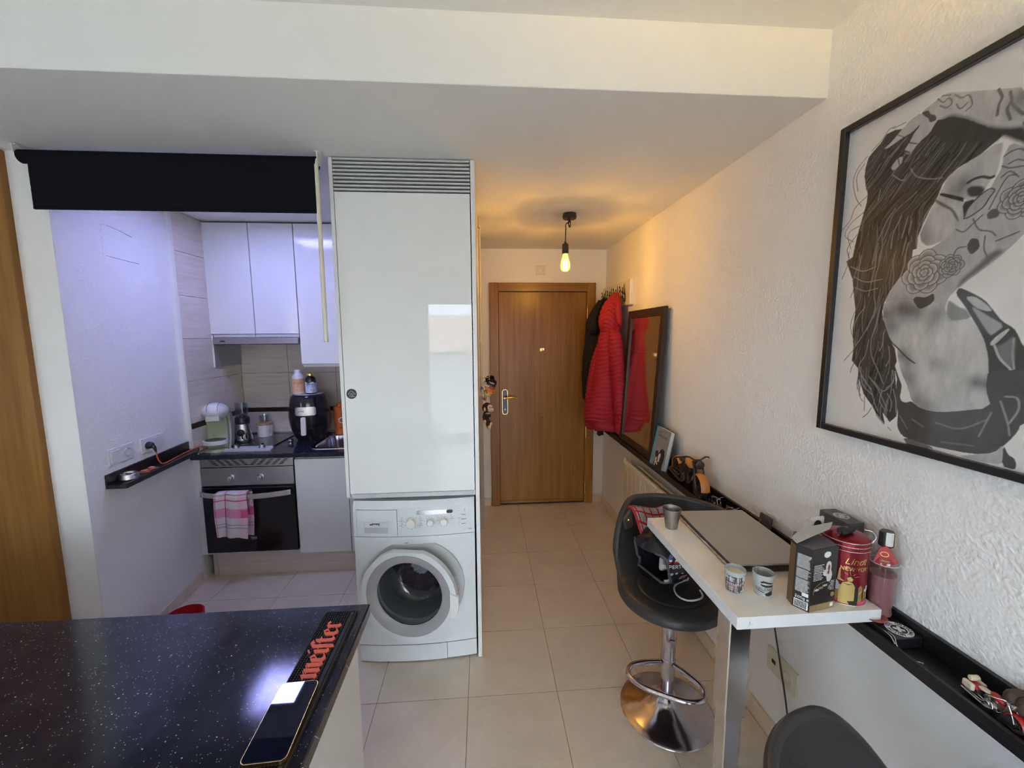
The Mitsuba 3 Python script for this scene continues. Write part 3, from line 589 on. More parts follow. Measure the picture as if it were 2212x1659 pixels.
part(K, 'glass', lathe([(0, .112), (.028, .112), (.036, .168), (.0345, .168), (.027, .116), (0, .116)], 28, c), 'm_clear')

K = thing('air_fryer', 'black egg-shaped air fryer with a silver panel on the worktop', 'air fryer')
c = (-1.295, 3.125, CT+.0005)
prof = [(0, .0), (.088, .0), (.095, .006), (.118, .05), (.136, .11), (.143, .17), (.142, .22), (.134, .285), (.124, .325), (.112, .338), (.10, .341), (0, .341)]
part(K, 'body', lathe([(r, z) for r, z in smooth_path([(r, 0, z) for r, z in prof], 3)[:, [0, 2]]], 56, c), 'm_black_gloss', smooth=50)
part(K, 'top_plate', lathe([(0, .341), (.098, .341), (.103, .343), (.100, .347), (0, .347)], 48, c), 'm_grey_plastic')
def onfry(u0, u1, z0, z1, d):
    def fn(u, v):
        z = z0+(z1-z0)*v; r = np.interp(z, [p[1] for p in prof[1:-1]], [p[0] for p in prof[1:-1]])+d; t = -1.40+u0+(u1-u0)*u
        return np.stack([c[0]+r*np.cos(t), c[1]+r*np.sin(t), c[2]+z], -1)
    return fn
part(K, 'panel', cat(grid(onfry(-.50, .50, .206, .256, .004), 28, 6), grid(onfry(-.45, .45, .200, .262, .002), 28, 6)), 'm_steel', label='silver control panel', smooth=True)
part(K, 'panel_print', bend(ctext('air fryer', .009, .0006), .1435).apply_translation((c[0]+.0, c[1]-.0012, c[2]+.232)), 'm_dark_grey')
part(K, 'basket_seam', tube([tuple(onfry(0, 1, .1, .1, .0)(np.array(t), np.array(0.))) for t in np.linspace(-.75, .75, 20)], .0016, 6, 1), 'm_black_matte')
fh = extrude(rrect(-.0165, .0165, -.066, .066, .012), .022)
part(K, 'handle', frame(fh, (c[0]+.012, c[1]-.142, c[2]+.125), (1, .12, 0), (0, .10, 1)), 'm_white_plastic', label='white and black upright basket handle')
part(K, 'handle_stem', frame(box(-.013, .013, -.05, .06, -.03, .002, .002), (c[0]+.012, c[1]-.142, c[2]+.125), (1, .12, 0), (0, .10, 1)), 'm_black_plastic')
pr('m_label_peach', (.70, .42, .25), .5); pr('m_label_blue', (.58, .66, .78), .5); pr('m_print_rust', (.46, .12, .06), .5); pr('m_print_dark', (.05, .05, .06), .5); pr('m_print_white', (.75, .75, .74), .5)
zt_ = c[2]+.3475
K = thing('supplement_bottle', 'white supplement bottle with a peach vitamin label on top of the air fryer', 'bottle')
q = (-1.352, 3.095, zt_); R = .042
part(K, 'bottle', lathe([(0, 0), (R-.003, 0), (R, .004), (R, .118), (R-.006, .134), (.024, .146), (.022, .150), (.022, .155), (0, .155)], 36, q), 'm_white_plastic')
part(K, 'cap', lathe([(0, .154), (.0235, .154), (.0235, .174), (.021, .177), (0, .177)], 28, q), 'm_white_plastic')
lab = lambda R, w, z0, z1, turn: rt(bend(extrude(rrect(-w, w, z0, z1, .003), .0005), R+.0003), turn)
part(K, 'label', mv(lab(R, R*1.9, .012, .112, 22), *q), 'm_label_peach')
prn = lambda m, R, z, turn: rt(bend(mv(m, 0, z, 0), R+.0010), turn)
fr_ = extrude(rrect(-.027, .027, -.010, .010, .002).difference(rrect(-.0255, .0255, -.0085, .0085, .0015)), .0004)
part(K, 'print', mv(cat(prn(ctext('VITAMINA', .0088, .0004, True), R, .082, 22), prn(fr_, R, .082, 22), prn(ctext('C', .017, .0004, True), R, .058, 22), prn(ctext('complemento', .0045, .0004), R, .102, 22), prn(ctext('1.000  240', .0065, .0004, True), R, .030, 22)), *q), 'm_print_rust')
K = thing('supplement_bottle', 'dark supplement bottle with a pale blue label on top of the air fryer', 'bottle')
q = (-1.262, 3.090, zt_); R = .037
gloss('m_amber_dark', (.016, .008, .010), .03)
part(K, 'bottle', lathe([(0, 0), (R-.003, 0), (R, .004), (R, .104), (R-.005, .118), (.020, .127), (.019, .133), (0, .133)], 36, q), 'm_amber_dark')
part(K, 'cap', lathe([(0, .132), (.0215, .132), (.0215, .147), (.019, .150), (0, .150)], 28, q), 'm_gold')
wave = Polygon([(-.062, .008), (.062, .008), (.062, .080)]+[(x, .083+.007*math.sin(x*120)) for x in np.linspace(.06, -.06, 20)]+[(-.062, .080)])
part(K, 'label', mv(rt(bend(extrude(wave, .0005), R+.0003), 22), *q), 'm_label_blue')
part(K, 'print', mv(cat(prn(ctext('OMEGA 3', .0105, .0004, True), R, .070, 20), prn(ctext('aceite de pescado', .0042, .0004), R, .058, 20), prn(ctext('con vitamina E', .0042, .0004), R, .050, 20), prn(extrude(ellipse(.014, .030, .010, .004).difference(ellipse(.014, .031, .008, .003)), .0004), R, 0, 20), prn(extrude(Polygon([(.004, .030), (-.003, .035), (-.002, .025)]), .0004), R, 0, 20)), *q), 'm_print_dark')
K = thing('shaker_bottle', 'orange sports bottle beside the sink', 'bottle')
pr('m_orange', (.60, .13, .025), .35); q = (-1.125, 3.262, CT+.0005)
part(K, 'body', lathe([(0, 0), (.038, 0), (.042, .006), (.041, .08), (.044, .15), (.046, .178), (.044, .182), (0, .182)], 36, q), 'm_orange')
part(K, 'lid', lathe([(0, .182), (.046, .182), (.047, .188), (.047, .210), (.042, .216), (.021, .219), (.019, .224), (.020, .243), (.017, .246), (0, .246)], 36, q), 'm_orange')
gg = Point(0, 0).buffer(.024, 20).difference(Point(0, 0).buffer(.016, 20)).difference(Polygon([(0, .003), (.05, .003), (.05, .014)]))
gg = unary_union([gg, Polygon([(.004, -.004), (.024, -.004), (.024, .003), (.004, .003)])])
part(K, 'logo', mv(prn(extrude(gg, .0005), .043, .115, 32), *q), 'm_print_white')
part(K, 'logo_shade', mv(prn(ctext('ENERGY', .009, .0004, True), .043, .055, 32), *q), 'm_print_dark')

# ---------------------------------------------------------------- tall cabinet with the washing machine
K = thing('tall_cabinet', 'tall white glossy cabinet with a louvred grille above the washing machine', 'cabinet')
FYC = 1.935
part(K, 'side_panel', box(-.657, -.641, FYC-.002, 2.52, .872, ZC-.004, .001), 'm_white_satin')
part(K, 'side_panel', box(-.042, -.0225, FYC-.004, 2.54, .0005, ZC-.003, .001), 'm_white_satin')
part(K, 'back_panel', box(-.641, -.042, 2.50, 2.52, .872, ZC-.006, 0), 'm_black_matte')
part(K, 'floor_panel', box(-.641, -.0425, FYC+.02, 2.50, .866, .884, .001), 'm_white_satin')
part(K, 'door', box(-.6395, -.0455, FYC, FYC+.019, .889, 2.272, .0012), 'm_white_gloss')
part(K, 'grip_rail', box(-.632, -.043, FYC+.004, FYC+.022, .864, .8865, .001), 'm_light_grey', label='pale grey grip rail')
part(K, 'grille_back', box(-.640, -.0425, FYC+.034, FYC+.04, 2.274, ZC-.006, 0), 'm_black_matte')
for i in range(9):
    z = 2.409-.01585*i
    part(K, 'slat', rt(box(-.6395, -.0445, FYC-.001, FYC+.020, z-.0042, z+.0042, .0008), 0, 'x', (0, FYC, z)), 'm_light_grey')
st = part(K, 'badge', frame(extrude(Point(0, 0).buffer(.0235, 24), .0012), (-.609, FYC-.0001, 1.374), (1, 0, 0), (0, 0, 1)), 'm_black_plastic', label='round black house badge')
hm = LineString([(-.014, .002), (0, .0155), (.0155, .0015)]).buffer(.0007)
part(st, 'print', frame(cat(extrude(hm, .0004), mv(ctext('La Tienda', .0062, .0004), .0, .001, 0), mv(ctext('Casa', .0075, .0004), .001, -.0105, 0), mv(extrude(box2d := Polygon([(-.010, -.0045), (.008, -.0035), (.004, -.0052), (-.009, -.0056)]), .0004), 0, 0, 0)), (-.609, FYC-.0013, 1.374), (1, 0, 0), (0, 0, 1)), 'm_light_grey')

K = thing('washing_machine', 'white front-loading washing machine with its round door ajar', 'washing machine')
wx0, wx1, wc = -.636, -.0505, -.343
gloss('m_washer', (.66, .69, .69), .06)
def bow(x): return 1.924+.022*((x-wc)/.293)**2
def bowed(z0, z1, x0=wx0, x1=wx1, off=0.0, back=2.46):
    xs = np.linspace(x0, x1, 24)
    return mv(extrude(Polygon([(x, bow(x)+off) for x in xs]+[(x1, back), (x0, back)]), z1-z0), 0, 0, z0)
dcx, dcz, dr_ = -.362, .405, .232
body = tman(bowed(.097, .668))-m3.Manifold.cylinder(.7, .172, .172, 64).rotate((90, 0, 0)).translate((dcx, 2.40, dcz))
part(K, 'body', tm(body), 'm_washer', smooth=25)
part(K, 'control_panel', cat(bowed(.670, .815), tm(m3.Manifold.hull_points(np.vstack([bowed(.815, .8155).vertices, mv(bowed(.84, .845, off=.018), 0, 0, 0).vertices])))), 'm_washer', smooth=25)
part(K, 'plinth_panel', bowed(.006, .093, x1=-.2005), 'm_washer', smooth=25)
part(K, 'filter_flap', bowed(.008, .093, x0=-.1985), 'm_washer', smooth=25)
part(K, 'foot', cyl((-.55, 2.05, 0.0), (-.55, 2.05, .01), .02), 'm_black_plastic'); part(K, 'foot', cyl((-.12, 2.05, 0.0), (-.12, 2.05, .01), .02), 'm_black_plastic')
dw = part(K, 'detergent_drawer', bowed(.674, .806, x0=-.619, x1=-.424, off=-.003, back=2.0), 'm_washer', smooth=25)
part(dw, 'drawer_line', cat(bowed(.674, .808, x0=-.4235, x1=-.4222, off=-.0012, back=1.98), bowed(.8065, .8078, x0=-.619, x1=-.4222, off=-.0012, back=1.98), bowed(.672, .808, x0=-.6205, x1=-.6193, off=-.0012, back=1.98)), 'm_mid_grey')
part(dw, 'grip', bowed(.690, .718, x0=-.582, x1=-.468, off=-.0042, back=1.99), 'm_light_grey')
def onp(m, x, z, d=-.0006): 
    s = 2*.022*(x-wc)/.293**2
    return frame(m, (x, bow(x)+d, z), (1, s, 0), (0, 0, 1))
part(dw, 'logo', onp(cat(ctext('smeg', .011, .0005, True), mv(extrude(unary_union([Point(0, 0).buffer(.003), Point(.007, .0).buffer(.003), Polygon([(-.007, -.004), (.01, -.004), (.01, -.0025), (-.007, -.0025)])]), .0005), -.026, 0, 0)), -.526, .7345, -.0036), 'm_dark_grey', label='small dark maker lettering')
part(K, 'drawer_frame', onp(extrude(rrect(-.058, .058, -.0145, .0145, .002).difference(rrect(-.057, .057, -.0135, .0135, .002)), .0004), -.525, .732, -.0034), 'm_light_grey')
for x, r in ((-.356, .0235), (-.263, .0175), (-.200, .0195)):
    kb = part(K, 'knob', onp(lathe([(0, 0), (r*1.06, 0), (r*1.06, .002), (r, .004), (r*.93, .021), (r*.8, .024), (0, .0245)], 32), x, .741), 'm_white_plastic')
    part(kb, 'rim', onp(lathe([(r*1.02, 0), (r*1.16, 0), (r*1.14, .0035), (r*1.02, .004)], 32), x, .741), 'm_cream_plastic')
    tk = []
    for i in range(11):
        t = i/11*2*math.pi+.3
        tk.append(mv(rt(extrude(Polygon([(-.0011, 0), (.0011, 0), (.0011, .0035), (-.0011, .0035)]), .0003), math.degrees(t)), -math.sin(t)*r*1.32, math.cos(t)*r*1.32, 0))
    for i in range(7 if x < -.3 else 4):
        for s in ((-1, 1) if x < -.3 else (1,)):
            w = .008+.005*((i*7) % 3); tk.append(extrude(Polygon([(s*r*1.6, .026-.0085*i), (s*(r*1.6+w), .026-.0085*i), (s*(r*1.6+w), .0275-.0085*i), (s*r*1.6, .0275-.0085*i)]), .0003))
    part(K, 'dial_print', onp(cat(*tk), x, .741), 'm_mid_grey')
part(K, 'display', onp(extrude(rrect(-.088, .088, -.0105, .0105, .010), .0012), -.241, .789), 'm_chrome', label='pill-shaped mirror display')
part(K, 'display_end', onp(extrude(rrect(.055, .086, -.009, .009, .008), .0014), -.241, .789), 'm_black_gloss')
for i, (x, z) in enumerate(((-.125, .789), (-.097, .7905), (-.125, .766), (-.125, .743), (-.125, .720))):
    bt = part(K, 'button', onp(lathe([(0, 0), (.0088, 0), (.0088, .002), (.0072, .003), (.0068, .002), (0, .0018)], 24), x, z), 'm_white_plastic')
    part(bt, 'mark', onp(extrude(Polygon([(-.0022, -.0015), (.0022, -.0015), (0, .0022)]), .0022), x, z), 'm_dark_grey')
    if i > 1: part(K, 'button_print', onp(extrude(Polygon([(.012, -.0015), (.032+.004*(i % 2), -.0015), (.032+.004*(i % 2), .0015), (.012, .0015)]), .0003), x, z), 'm_mid_grey')
part(K, 'energy_print', onp(ctext('AA', .007, .0003, True), -.073, .691), 'm_mid_grey')
# opening, gasket, drum
def ring(prof, c=(dcx, 0, dcz), n=56): return mv(frame(lathe(prof, n), (0, 0, 0), (1, 0, 0), (0, 0, 1), (0, -1, 0)), c[0], c[1], c[2])
yf = 1.925
def bz(r): return Point(0, 0).buffer(r, 40).intersection(Polygon([(-.3, -.3), (.3, -.3), (.3, .08), (.13, .222), (-.13, .222), (-.3, .08)]))
bezel = frame(extrude(mv and bz(.245).difference(Point(0, 0).buffer(.172, 40)), .006), (dcx+.012, yf+.0015, dcz+.004), (1, 0, 0), (0, 0, 1))
part(K, 'bezel', bezel, 'm_light_grey')
part(K, 'gasket', ring([(.150, -.10), (.173, -.02), (.176, -.004), (.168, .0), (.150, -.03), (.140, -.09)], (dcx, yf, dcz)), 'm_mid_grey', smooth=50)
part(K, 'drum', ring([(.150, -.10), (.245, -.14), (.245, -.44), (.0, -.44)], (dcx, yf, dcz)), 'm_steel_dark', smooth=30)
part(K, 'latch_print', onp(ctext('6 kg', .006, .0004, True), dcx-.02, .640, -.007), 'm_dark_grey')
# the door, hinged on the left and a little open
HX = dcx-.236
OP = lambda m: rt(m, -9.5, 'z', (HX, yf-.01, 0))
sh_o = bz(dr_+.002); 
P_ = lambda poly, d, y: frame(extrude(poly, d), (dcx, y, dcz), (1, 0, 0), (0, 0, 1))
dk = part(K, 'door', OP(cat(P_(sh_o.difference(Point(0, 0).buffer(.207, 40)), .030, yf-.008), tm(m3.Manifold.hull_points(P_(bz(dr_), .002, yf-.036).vertices)-m3.Manifold.cylinder(.2, .207, .207, 64).rotate((90, 0, 0)).translate((dcx, 2.0, dcz))))), 'm_washer', label='white round porthole door', smooth=30)
part(dk, 'trim_ring', OP(ring([(.160, .018), (.166, .026), (.190, .036), (.2065, .040), (.2065, .012), (.160, .010)], (dcx, yf, dcz))), 'm_grey_plastic', label='grey ring around the glass', smooth=40)
scene['m_bowl'] = {'type': 'thindielectric', 'int_ior': 1.5, 'specular_transmittance': rgb((.55, .58, .60))}
part(dk, 'glass', OP(ring([(.162, .016), (.158, .004), (.150, -.03), (.136, -.10), (.125, -.128), (.09, -.140), (0, -.142)], (dcx, yf, dcz))), 'm_bowl', label='smoked glass bowl', smooth=60)
part(dk, 'handle', OP(P_(Polygon([(.205, .03), (.245, .015), (.249, -.08), (.206, -.095)]).intersection(Point(0, 0).buffer(.249, 40)), .018, yf-.026)), 'm_white_plastic', smooth=30)
# laundry
def crumple(c, s, seed, sub=4, amp=.28, f=2.6):
    m = trimesh.creation.icosphere(sub, 1.0); v = np.array(m.vertices)
    n = meshkit.fbm(v*f+seed*3.1, 4, seed); r = np.abs(n-.5)
    m.vertices = v*(1+amp*(n-.5)*2-amp*.8*np.exp(-(r/.05)**2))[:, None]*np.array(s)+np.array(c); return m
pr('m_cloth_navy', (.018, .02, .035), .9, spec=.1); pr('m_cloth_black', (.010, .010, .012), .9, spec=.1); pr('m_cloth_white', (.55, .56, .60), .9, spec=.1)
single('laundry', crumple((dcx+.02, 2.205, dcz-.07), (.17, .10, .115), 3), 'm_cloth_navy', 'dark navy garment lying in the washing machine drum', 'clothes', smooth=True)
single('laundry', crumple((dcx-.01, 2.26, dcz+.09), (.16, .06, .09), 8), 'm_cloth_black', 'black garment at the back of the washing machine drum', 'clothes', smooth=True)
single('sock', cat(crumple((dcx+.020, 2.098, dcz+.012), (.045, .02, .042), 5, 4, .5), crumple((dcx+.062, 2.12, dcz+.085), (.042, .02, .022), 6, 4, .5)), 'm_cloth_white', 'crumpled white sock on the dark laundry in the drum', 'sock', smooth=True)

# ---------------------------------------------------------------- corridor, left side
gloss('m_pipe', (.62, .56, .42), .1)
K = thing('service_pipe', 'cream service pipes running down the corridor wall beside the tall cabinet', 'pipe')
part(K, 'pipe', cyl((-.026, 2.80, 1.25), (-.026, 2.80, ZC-.002), .0095, n=16), 'm_pipe'); part(K, 'pipe', cyl((-.010, 2.84, 1.22), (-.010, 2.84, ZC-.002), .0095, n=16), 'm_pipe')
for z in (2.34, 1.60, 1.24):
    part(K, 'clamp', cat(cyl((-.026, 2.80, z-.012), (-.026, 2.80, z+.012), .0135, n=16, bev=.002), cyl((-.010, 2.84, z-.012), (-.010, 2.84, z+.012), .0135, n=16, bev=.002), box(-.04, -.012, 2.79, 2.85, z-.005, z+.005)), 'm_pipe')
for y, z in ((2.79, 2.34), (2.815, 2.34), (2.845, 2.34)): part(K, 'screw', mv(trimesh.creation.icosphere(1, .0035), -.008 if y > 2.8 else -.016, y-.012, z), 'm_black_plastic')
K = thing('key_hook', 'small brass hook on the corridor wall holding the wristbands', 'hook')
part(K, 'hook', cat(cyl((-.04, 2.70, 1.365), (-.02, 2.70, 1.365), .004, n=10), tube([(-.022, 2.70, 1.365), (.03, 2.70, 1.362), (.046, 2.70, 1.368), (.048, 2.70, 1.382)], .0032, 8), cyl((-.0415, 2.70, 1.365), (-.037, 2.70, 1.365), .012, n=16)), 'm_gold')
bands = [('m_cloth_black', (.048, 1.352), (.030, .012), 8, .010, 'black printed wristband, topmost on the hook'), ('m_band_b', (.060, 1.330), (.032, .013), -22, .010, 'black wristband with white lettering, second on the hook'), ('m_band_w', (.034, 1.322), (.030, .012), -20, .006, 'white wristband under the black ones'),
         ('m_band_o', (.046, 1.295), (.034, .014), -35, .008, 'orange wristband, upper of the two'), ('m_band_o', (.052, 1.280), (.030, .012), -42, .007, 'orange wristband, lower of the two'), ('m_band_r', (.062, 1.302), (.020, .010), -30, .006, 'red wristband behind the orange ones'),
         ('m_band_y', (.036, 1.264), (.024, .016), -50, .0035, 'thin yellow wristband, outer of the two'), ('m_band_y', (.042, 1.264), (.017, .011), -50, .003, 'thin yellow wristband, inner of the two'), ('m_band_t', (.000, 1.262), (.012, .038), 12, .0055, 'teal cord wristband hanging on the left of the bunch'), ('m_band_r', (.016, 1.252), (.010, .030), -5, .006, 'red fabric wristband hanging above the monkey')]
pr('m_band_w', (.55, .52, .48), .6); pr('m_band_o', (.62, .20, .03), .5); pr('m_band_r', (.42, .05, .05), .6); pr('m_band_y', (.50, .45, .06), .5); pr('m_band_t', (.03, .09, .11), .6); pr('m_band_b', (.012, .012, .014), .5)
for i, (mt, (x, z), (rx, rz), tilt, w, lb) in enumerate(bands):
    k = 28; t = np.linspace(0, 2*np.pi, k, endpoint=False); y0 = 2.695-.004*i
    V, F = [], []
    for a in t:
        for s in (-1, 1):
            for q_ in (0, 1):
                r = 1-.1*q_; px, pz, py = rx*r*math.cos(a), rz*r*math.sin(a), .022*math.sin(a)
                V.append((px, py+s*.0, pz+s*w))
    for j in range(k):
        b, n_ = j*4, ((j+1) % k)*4
        for p, q_ in ((0, 2), (2, 3), (3, 1), (1, 0)): F += [(b+p, b+q_, n_+q_), (b+p, n_+q_, n_+p)]
    m = trimesh.Trimesh(np.array(V), np.array(F), process=False)
    Kb = thing('wristband', lb, 'wristband', 'wristbands on the corridor hook'); part(Kb, 'band', mv(rt(m, -tilt, 'y'), x, y0, z), mt, smooth=60)
    if i == 1: part(Kb, 'print', mv(rt(mv(bend(ctext('FIESTA', .008, .0005, True), .033), 0, 0, 0), -tilt, 'y'), x, y0+.008, z), 'm_print_white')
# plush monkey
pr('m_fur', (.045, .022, .013), .95, spec=.1, sheen=.6); pr('m_plush', (.66, .48, .34), .9, spec=.1, sheen=.4)
K = thing('plush_monkey', 'small brown plush monkey hanging below the wristbands', 'soft toy')
o = np.array([.026, 2.68, 1.165])
bl = lambda c, r: mv(sc(trimesh.creation.icosphere(3, 1.0), *r), *(o+np.array(c)))
def blend_mesh(balls, it=14, ed=.006):
    s = m3.Manifold.batch_boolean([tman(b) for b in balls], m3.OpType.Add); m = tm(s.refine_to_length(ed)); trimesh.smoothing.filter_taubin(m, iterations=it); return m
limb = lambda *P: [tm(m3.Manifold.batch_hull([m3.Manifold.sphere(P[i][1], 16).translate(tuple(o+np.array(P[i][0]))), m3.Manifold.sphere(P[i+1][1], 16).translate(tuple(o+np.array(P[i+1][0])))])) for i in range(len(P)-1)]
bodyb = [bl((0, 0, .0), (.032, .030, .034)), bl((-.004, .004, -.055), (.022, .020, .032))]
bodyb += limb(((-.015, 0, -.035), .010), ((-.022, -.004, -.06), .009), ((-.020, -.006, -.078), .009)) + limb(((.008, 0, -.035), .010), ((.018, -.004, -.055), .008)) + limb(((-.006, 0, -.075), .011), ((.002, -.006, -.10), .010), ((.008, -.012, -.118), .009)) + limb(((.004, 0, -.08), .011), ((.016, -.008, -.098), .010)) + limb(((-.008, .01, -.08), .005), ((-.004, .012, -.12), .004), ((.004, .010, -.142), .004))
part(K, 'body', blend_mesh(bodyb), 'm_fur', smooth=True)
part(K, 'face', blend_mesh([bl((.016, -.016, .004), (.021, .018, .020)), bl((.024, -.022, -.012), (.021, .018, .016))]), 'm_plush', smooth=True)
part(K, 'ear', bl((-.014, -.024, -.006), (.008, .006, .014)), 'm_plush', smooth=True)
part(K, 'eye', bl((.020, -.0335, .005), (.0025, .002, .004)), 'm_black_gloss', smooth=True); part(K, 'eye', bl((.032, -.031, .006), (.0025, .002, .004)), 'm_black_gloss', smooth=True)
part(K, 'mouth', tube([o+np.array(p) for p in ((.012, -.040, -.017), (.024, -.0415, -.020), (.036, -.037, -.015))], .0009, 6), 'm_fur')
part(K, 'hand', bl((-.016, -.008, -.092), (.011, .008, .014)), 'm_plush', smooth=True); part(K, 'foot', bl((.014, -.018, -.128), (.012, .010, .013)), 'm_plush', smooth=True); part(K, 'foot', bl((.024, -.012, -.108), (.009, .008, .012)), 'm_plush', smooth=True)
part(K, 'scarf', bl((.006, -.014, -.035), (.018, .012, .007)), 'm_grey_plastic', smooth=True)
part(K, 'hanging_loop', tube([o+np.array(p) for p in ((-.004, 0, .03), (-.004, 0, .075), (.004, .005, .13), (.02, .015, .195))], .0035, 8), 'm_plush')
K = thing('door_chime', 'square cream door chime plate above the entrance door', 'door chime')
part(K, 'plate', rbox(.497, .585, DY-.010, DY-.0005, 2.186, 2.272, .004, 10), 'm_cream_plastic')
part(K, 'frame', frame(extrude(rrect(-.034, .034, -.033, .033, .003).difference(rrect(-.029, .029, -.028, .028, .003)), .003), (.541, DY-.0095, 2.229), (1, 0, 0), (0, 0, 1)), 'm_cream_plastic')
part(K, 'dome', frame(lathe([(0, 0), (.022, 0), (.020, .005), (.010, .009), (0, .010)], 28), (.541, DY-.0095, 2.229), (1, 0, 0), (0, 0, 1)), 'm_white_plastic')
# ---------------------------------------------------------------- peninsula with bar mat and phone
PT = .90
K = thing('peninsula_counter', 'dark speckled stone counter on a white base in the lower left', 'counter')
part(K, 'top', box(-3.0, -.322, .36, 1.088, PT-.032, PT, .003), 'm_stone')
part(K, 'base', box(-2.9, -.352, .42, 1.055, .0005, PT-.0325, .001), 'm_white_satin', label='white base panel')
pr('m_rubber', (.012, .012, .013), .55, spec=.4); pr('m_mat_orange', (.62, .095, .03), .5)
K = thing('bar_mat', 'black nubbed rubber bar mat with orange blackletter lettering along the counter edge', 'bar mat')
mx0, mx1, my0, my1, mz = -.427, -.345, .50, 1.050, PT+.0005
part(K, 'base', box(mx0, mx1, my0, my1, mz, mz+.004, .001), 'm_rubber')
part(K, 'rim', cat(box(mx0, mx0+.003, my0, my1, mz+.003, mz+.009, .001), box(mx1-.004, mx1, my0, my1, mz+.003, mz+.009, .001), box(mx0, mx1, my1-.003, my1, mz+.003, mz+.009, .001)), 'm_rubber')
part(K, 'rim_strip', box(mx1-.016, mx1-.005, my0, my1-.004, mz+.0035, mz+.0085, .002), 'm_rubber')
def pen(P, w=.29, t=.05, ang=42):
    """a broad-nib stroke along the points"""
    c, s = math.cos(math.radians(ang)), math.sin(math.radians(ang))
    nib = [(w/2*c-t/2*s*a, w/2*s+t/2*c*a) for a in (-1, 1)]+[(-w/2*c-t/2*s*a, -w/2*s+t/2*c*a) for a in (1, -1)]
    out = []
    for (x0, y0), (x1, y1) in zip(P[:-1], P[1:]):
        out.append(Polygon([(x0+a, y0+b) for a, b in nib]+[(x1+a, y1+b) for a, b in nib]).convex_hull)
    return unary_union(out)
def minim(x, top=.9, foot=True): return pen([(x-.09, top-.10), (x, top), (x, .10)]+([(x+.10, .0)] if foot else []))
def bl_letter(ch):
    if ch == 'm': return unary_union([minim(0, foot=False), pen([(0, .72), (.32, .96)], .10), minim(.36, foot=False), pen([(.36, .72), (.68, .96)], .10), minim(.72), pen([(-.06, .08), (.06, 0)]), pen([(.30, .08), (.42, 0)])]), 1.02
    if ch == 'e': return unary_union([pen([(0, .80), (0, .12), (.14, -.0), (.34, .10)]), pen([(0, .80), (.20, .96), (.34, .76), (.06, .46)], .16)]), .60
    if ch == 'i': return unary_union([minim(0), pen([(-.04, 1.24), (.05, 1.30)], .22, .09)]), .38
    if ch == 's': return unary_union([pen([(0, -.18), (0, 1.22), (.16, 1.38), (.34, 1.28)]), pen([(-.2, .74), (0, .90)], .1)]), .42
    if ch == 't': return unary_union([pen([(0, 1.16), (0, .12), (.13, 0), (.28, .10)]), pen([(-.16, .86), (.24, .90)], .14)]), .50
    if ch == 'r': return unary_union([minim(0), pen([(.02, .74), (.22, .96), (.36, .84)], .17)]), .55
polys, x = [], 0.0
from shapely import affinity
for ch in 'meister':
    g, w = bl_letter(ch); polys.append(affinity.translate(g, x, 0)); x += w
word = affinity.scale(unary_union(polys), .180/x, .034, origin=(0, 0))
lt = extrude(word, .0035)
part(K, 'lettering', frame(lt, (-.372, .838, mz+.0042), (0, 1, 0), (-1, 0, 0)), 'm_mat_orange', label='raised orange blackletter word')
solid = word.buffer(.002); nubs = []
for i, yy_ in enumerate(np.arange(my0+.008, my1-.006, .0062)):
    for j, xx_ in enumerate(np.arange(mx0+.006, mx1-.018, .0062)):
        u, v = yy_-.838, -(xx_+.372)
        if solid.contains(Point(u, v)): continue
        nubs.append((xx_, yy_))
nb = trimesh.creation.cylinder(radius=.0019, height=.0042, sections=7)
part(K, 'nub', cat(*[mv(nb, a, b, mz+.0058) for a, b in nubs]), 'm_rubber', kind='stuff')
K = thing('phone', 'dark smartphone lying face up on the bar mat', 'phone')
pz = mz+.0095
ph = lambda d, h: extrude(rrect(-.0385+d, .0385-d, -.084+d, .084-d, .011-d), h)
PH = lambda m, z: mv(rt(m, 2.2), -.3895, .7310, pz+z)
part(K, 'frame', PH(ph(0, .0075), 0), 'm_gold', label='pale gold metal rim')
gloss('m_screen', (.006, .009, .022), 0.0, 1.6)
part(K, 'screen', PH(ph(.0016, .0008), .0075), 'm_screen')
single('red_bowl', lathe([(0, 0), (.075, 0), (.082, .006), (.092, .05), (.094, .085), (.088, .088), (.083, .05), (.072, .012), (0, .010)], 40, (-1.70, 2.27, .0005)), pr('m_red_plastic', (.35, .012, .016), .35), 'red plastic bowl on the floor behind the dark counter', 'bowl')
# ---------------------------------------------------------------- right side
SX, SF = 1.05, .818
K = thing('wall_ledge', 'long black picture ledge running along the right-hand wall', 'shelf')
part(K, 'floor_board', box(SX, RX-.001, .10, 3.79, .800, SF, .001), 'm_black_wood')
part(K, 'back_board', box(RX-.014, RX-.0005, .10, 3.79, SF, .868, .001), 'm_black_wood')
part(K, 'lip', box(SX, SX+.010, .10, 3.79, SF, .836, .001), 'm_black_wood')

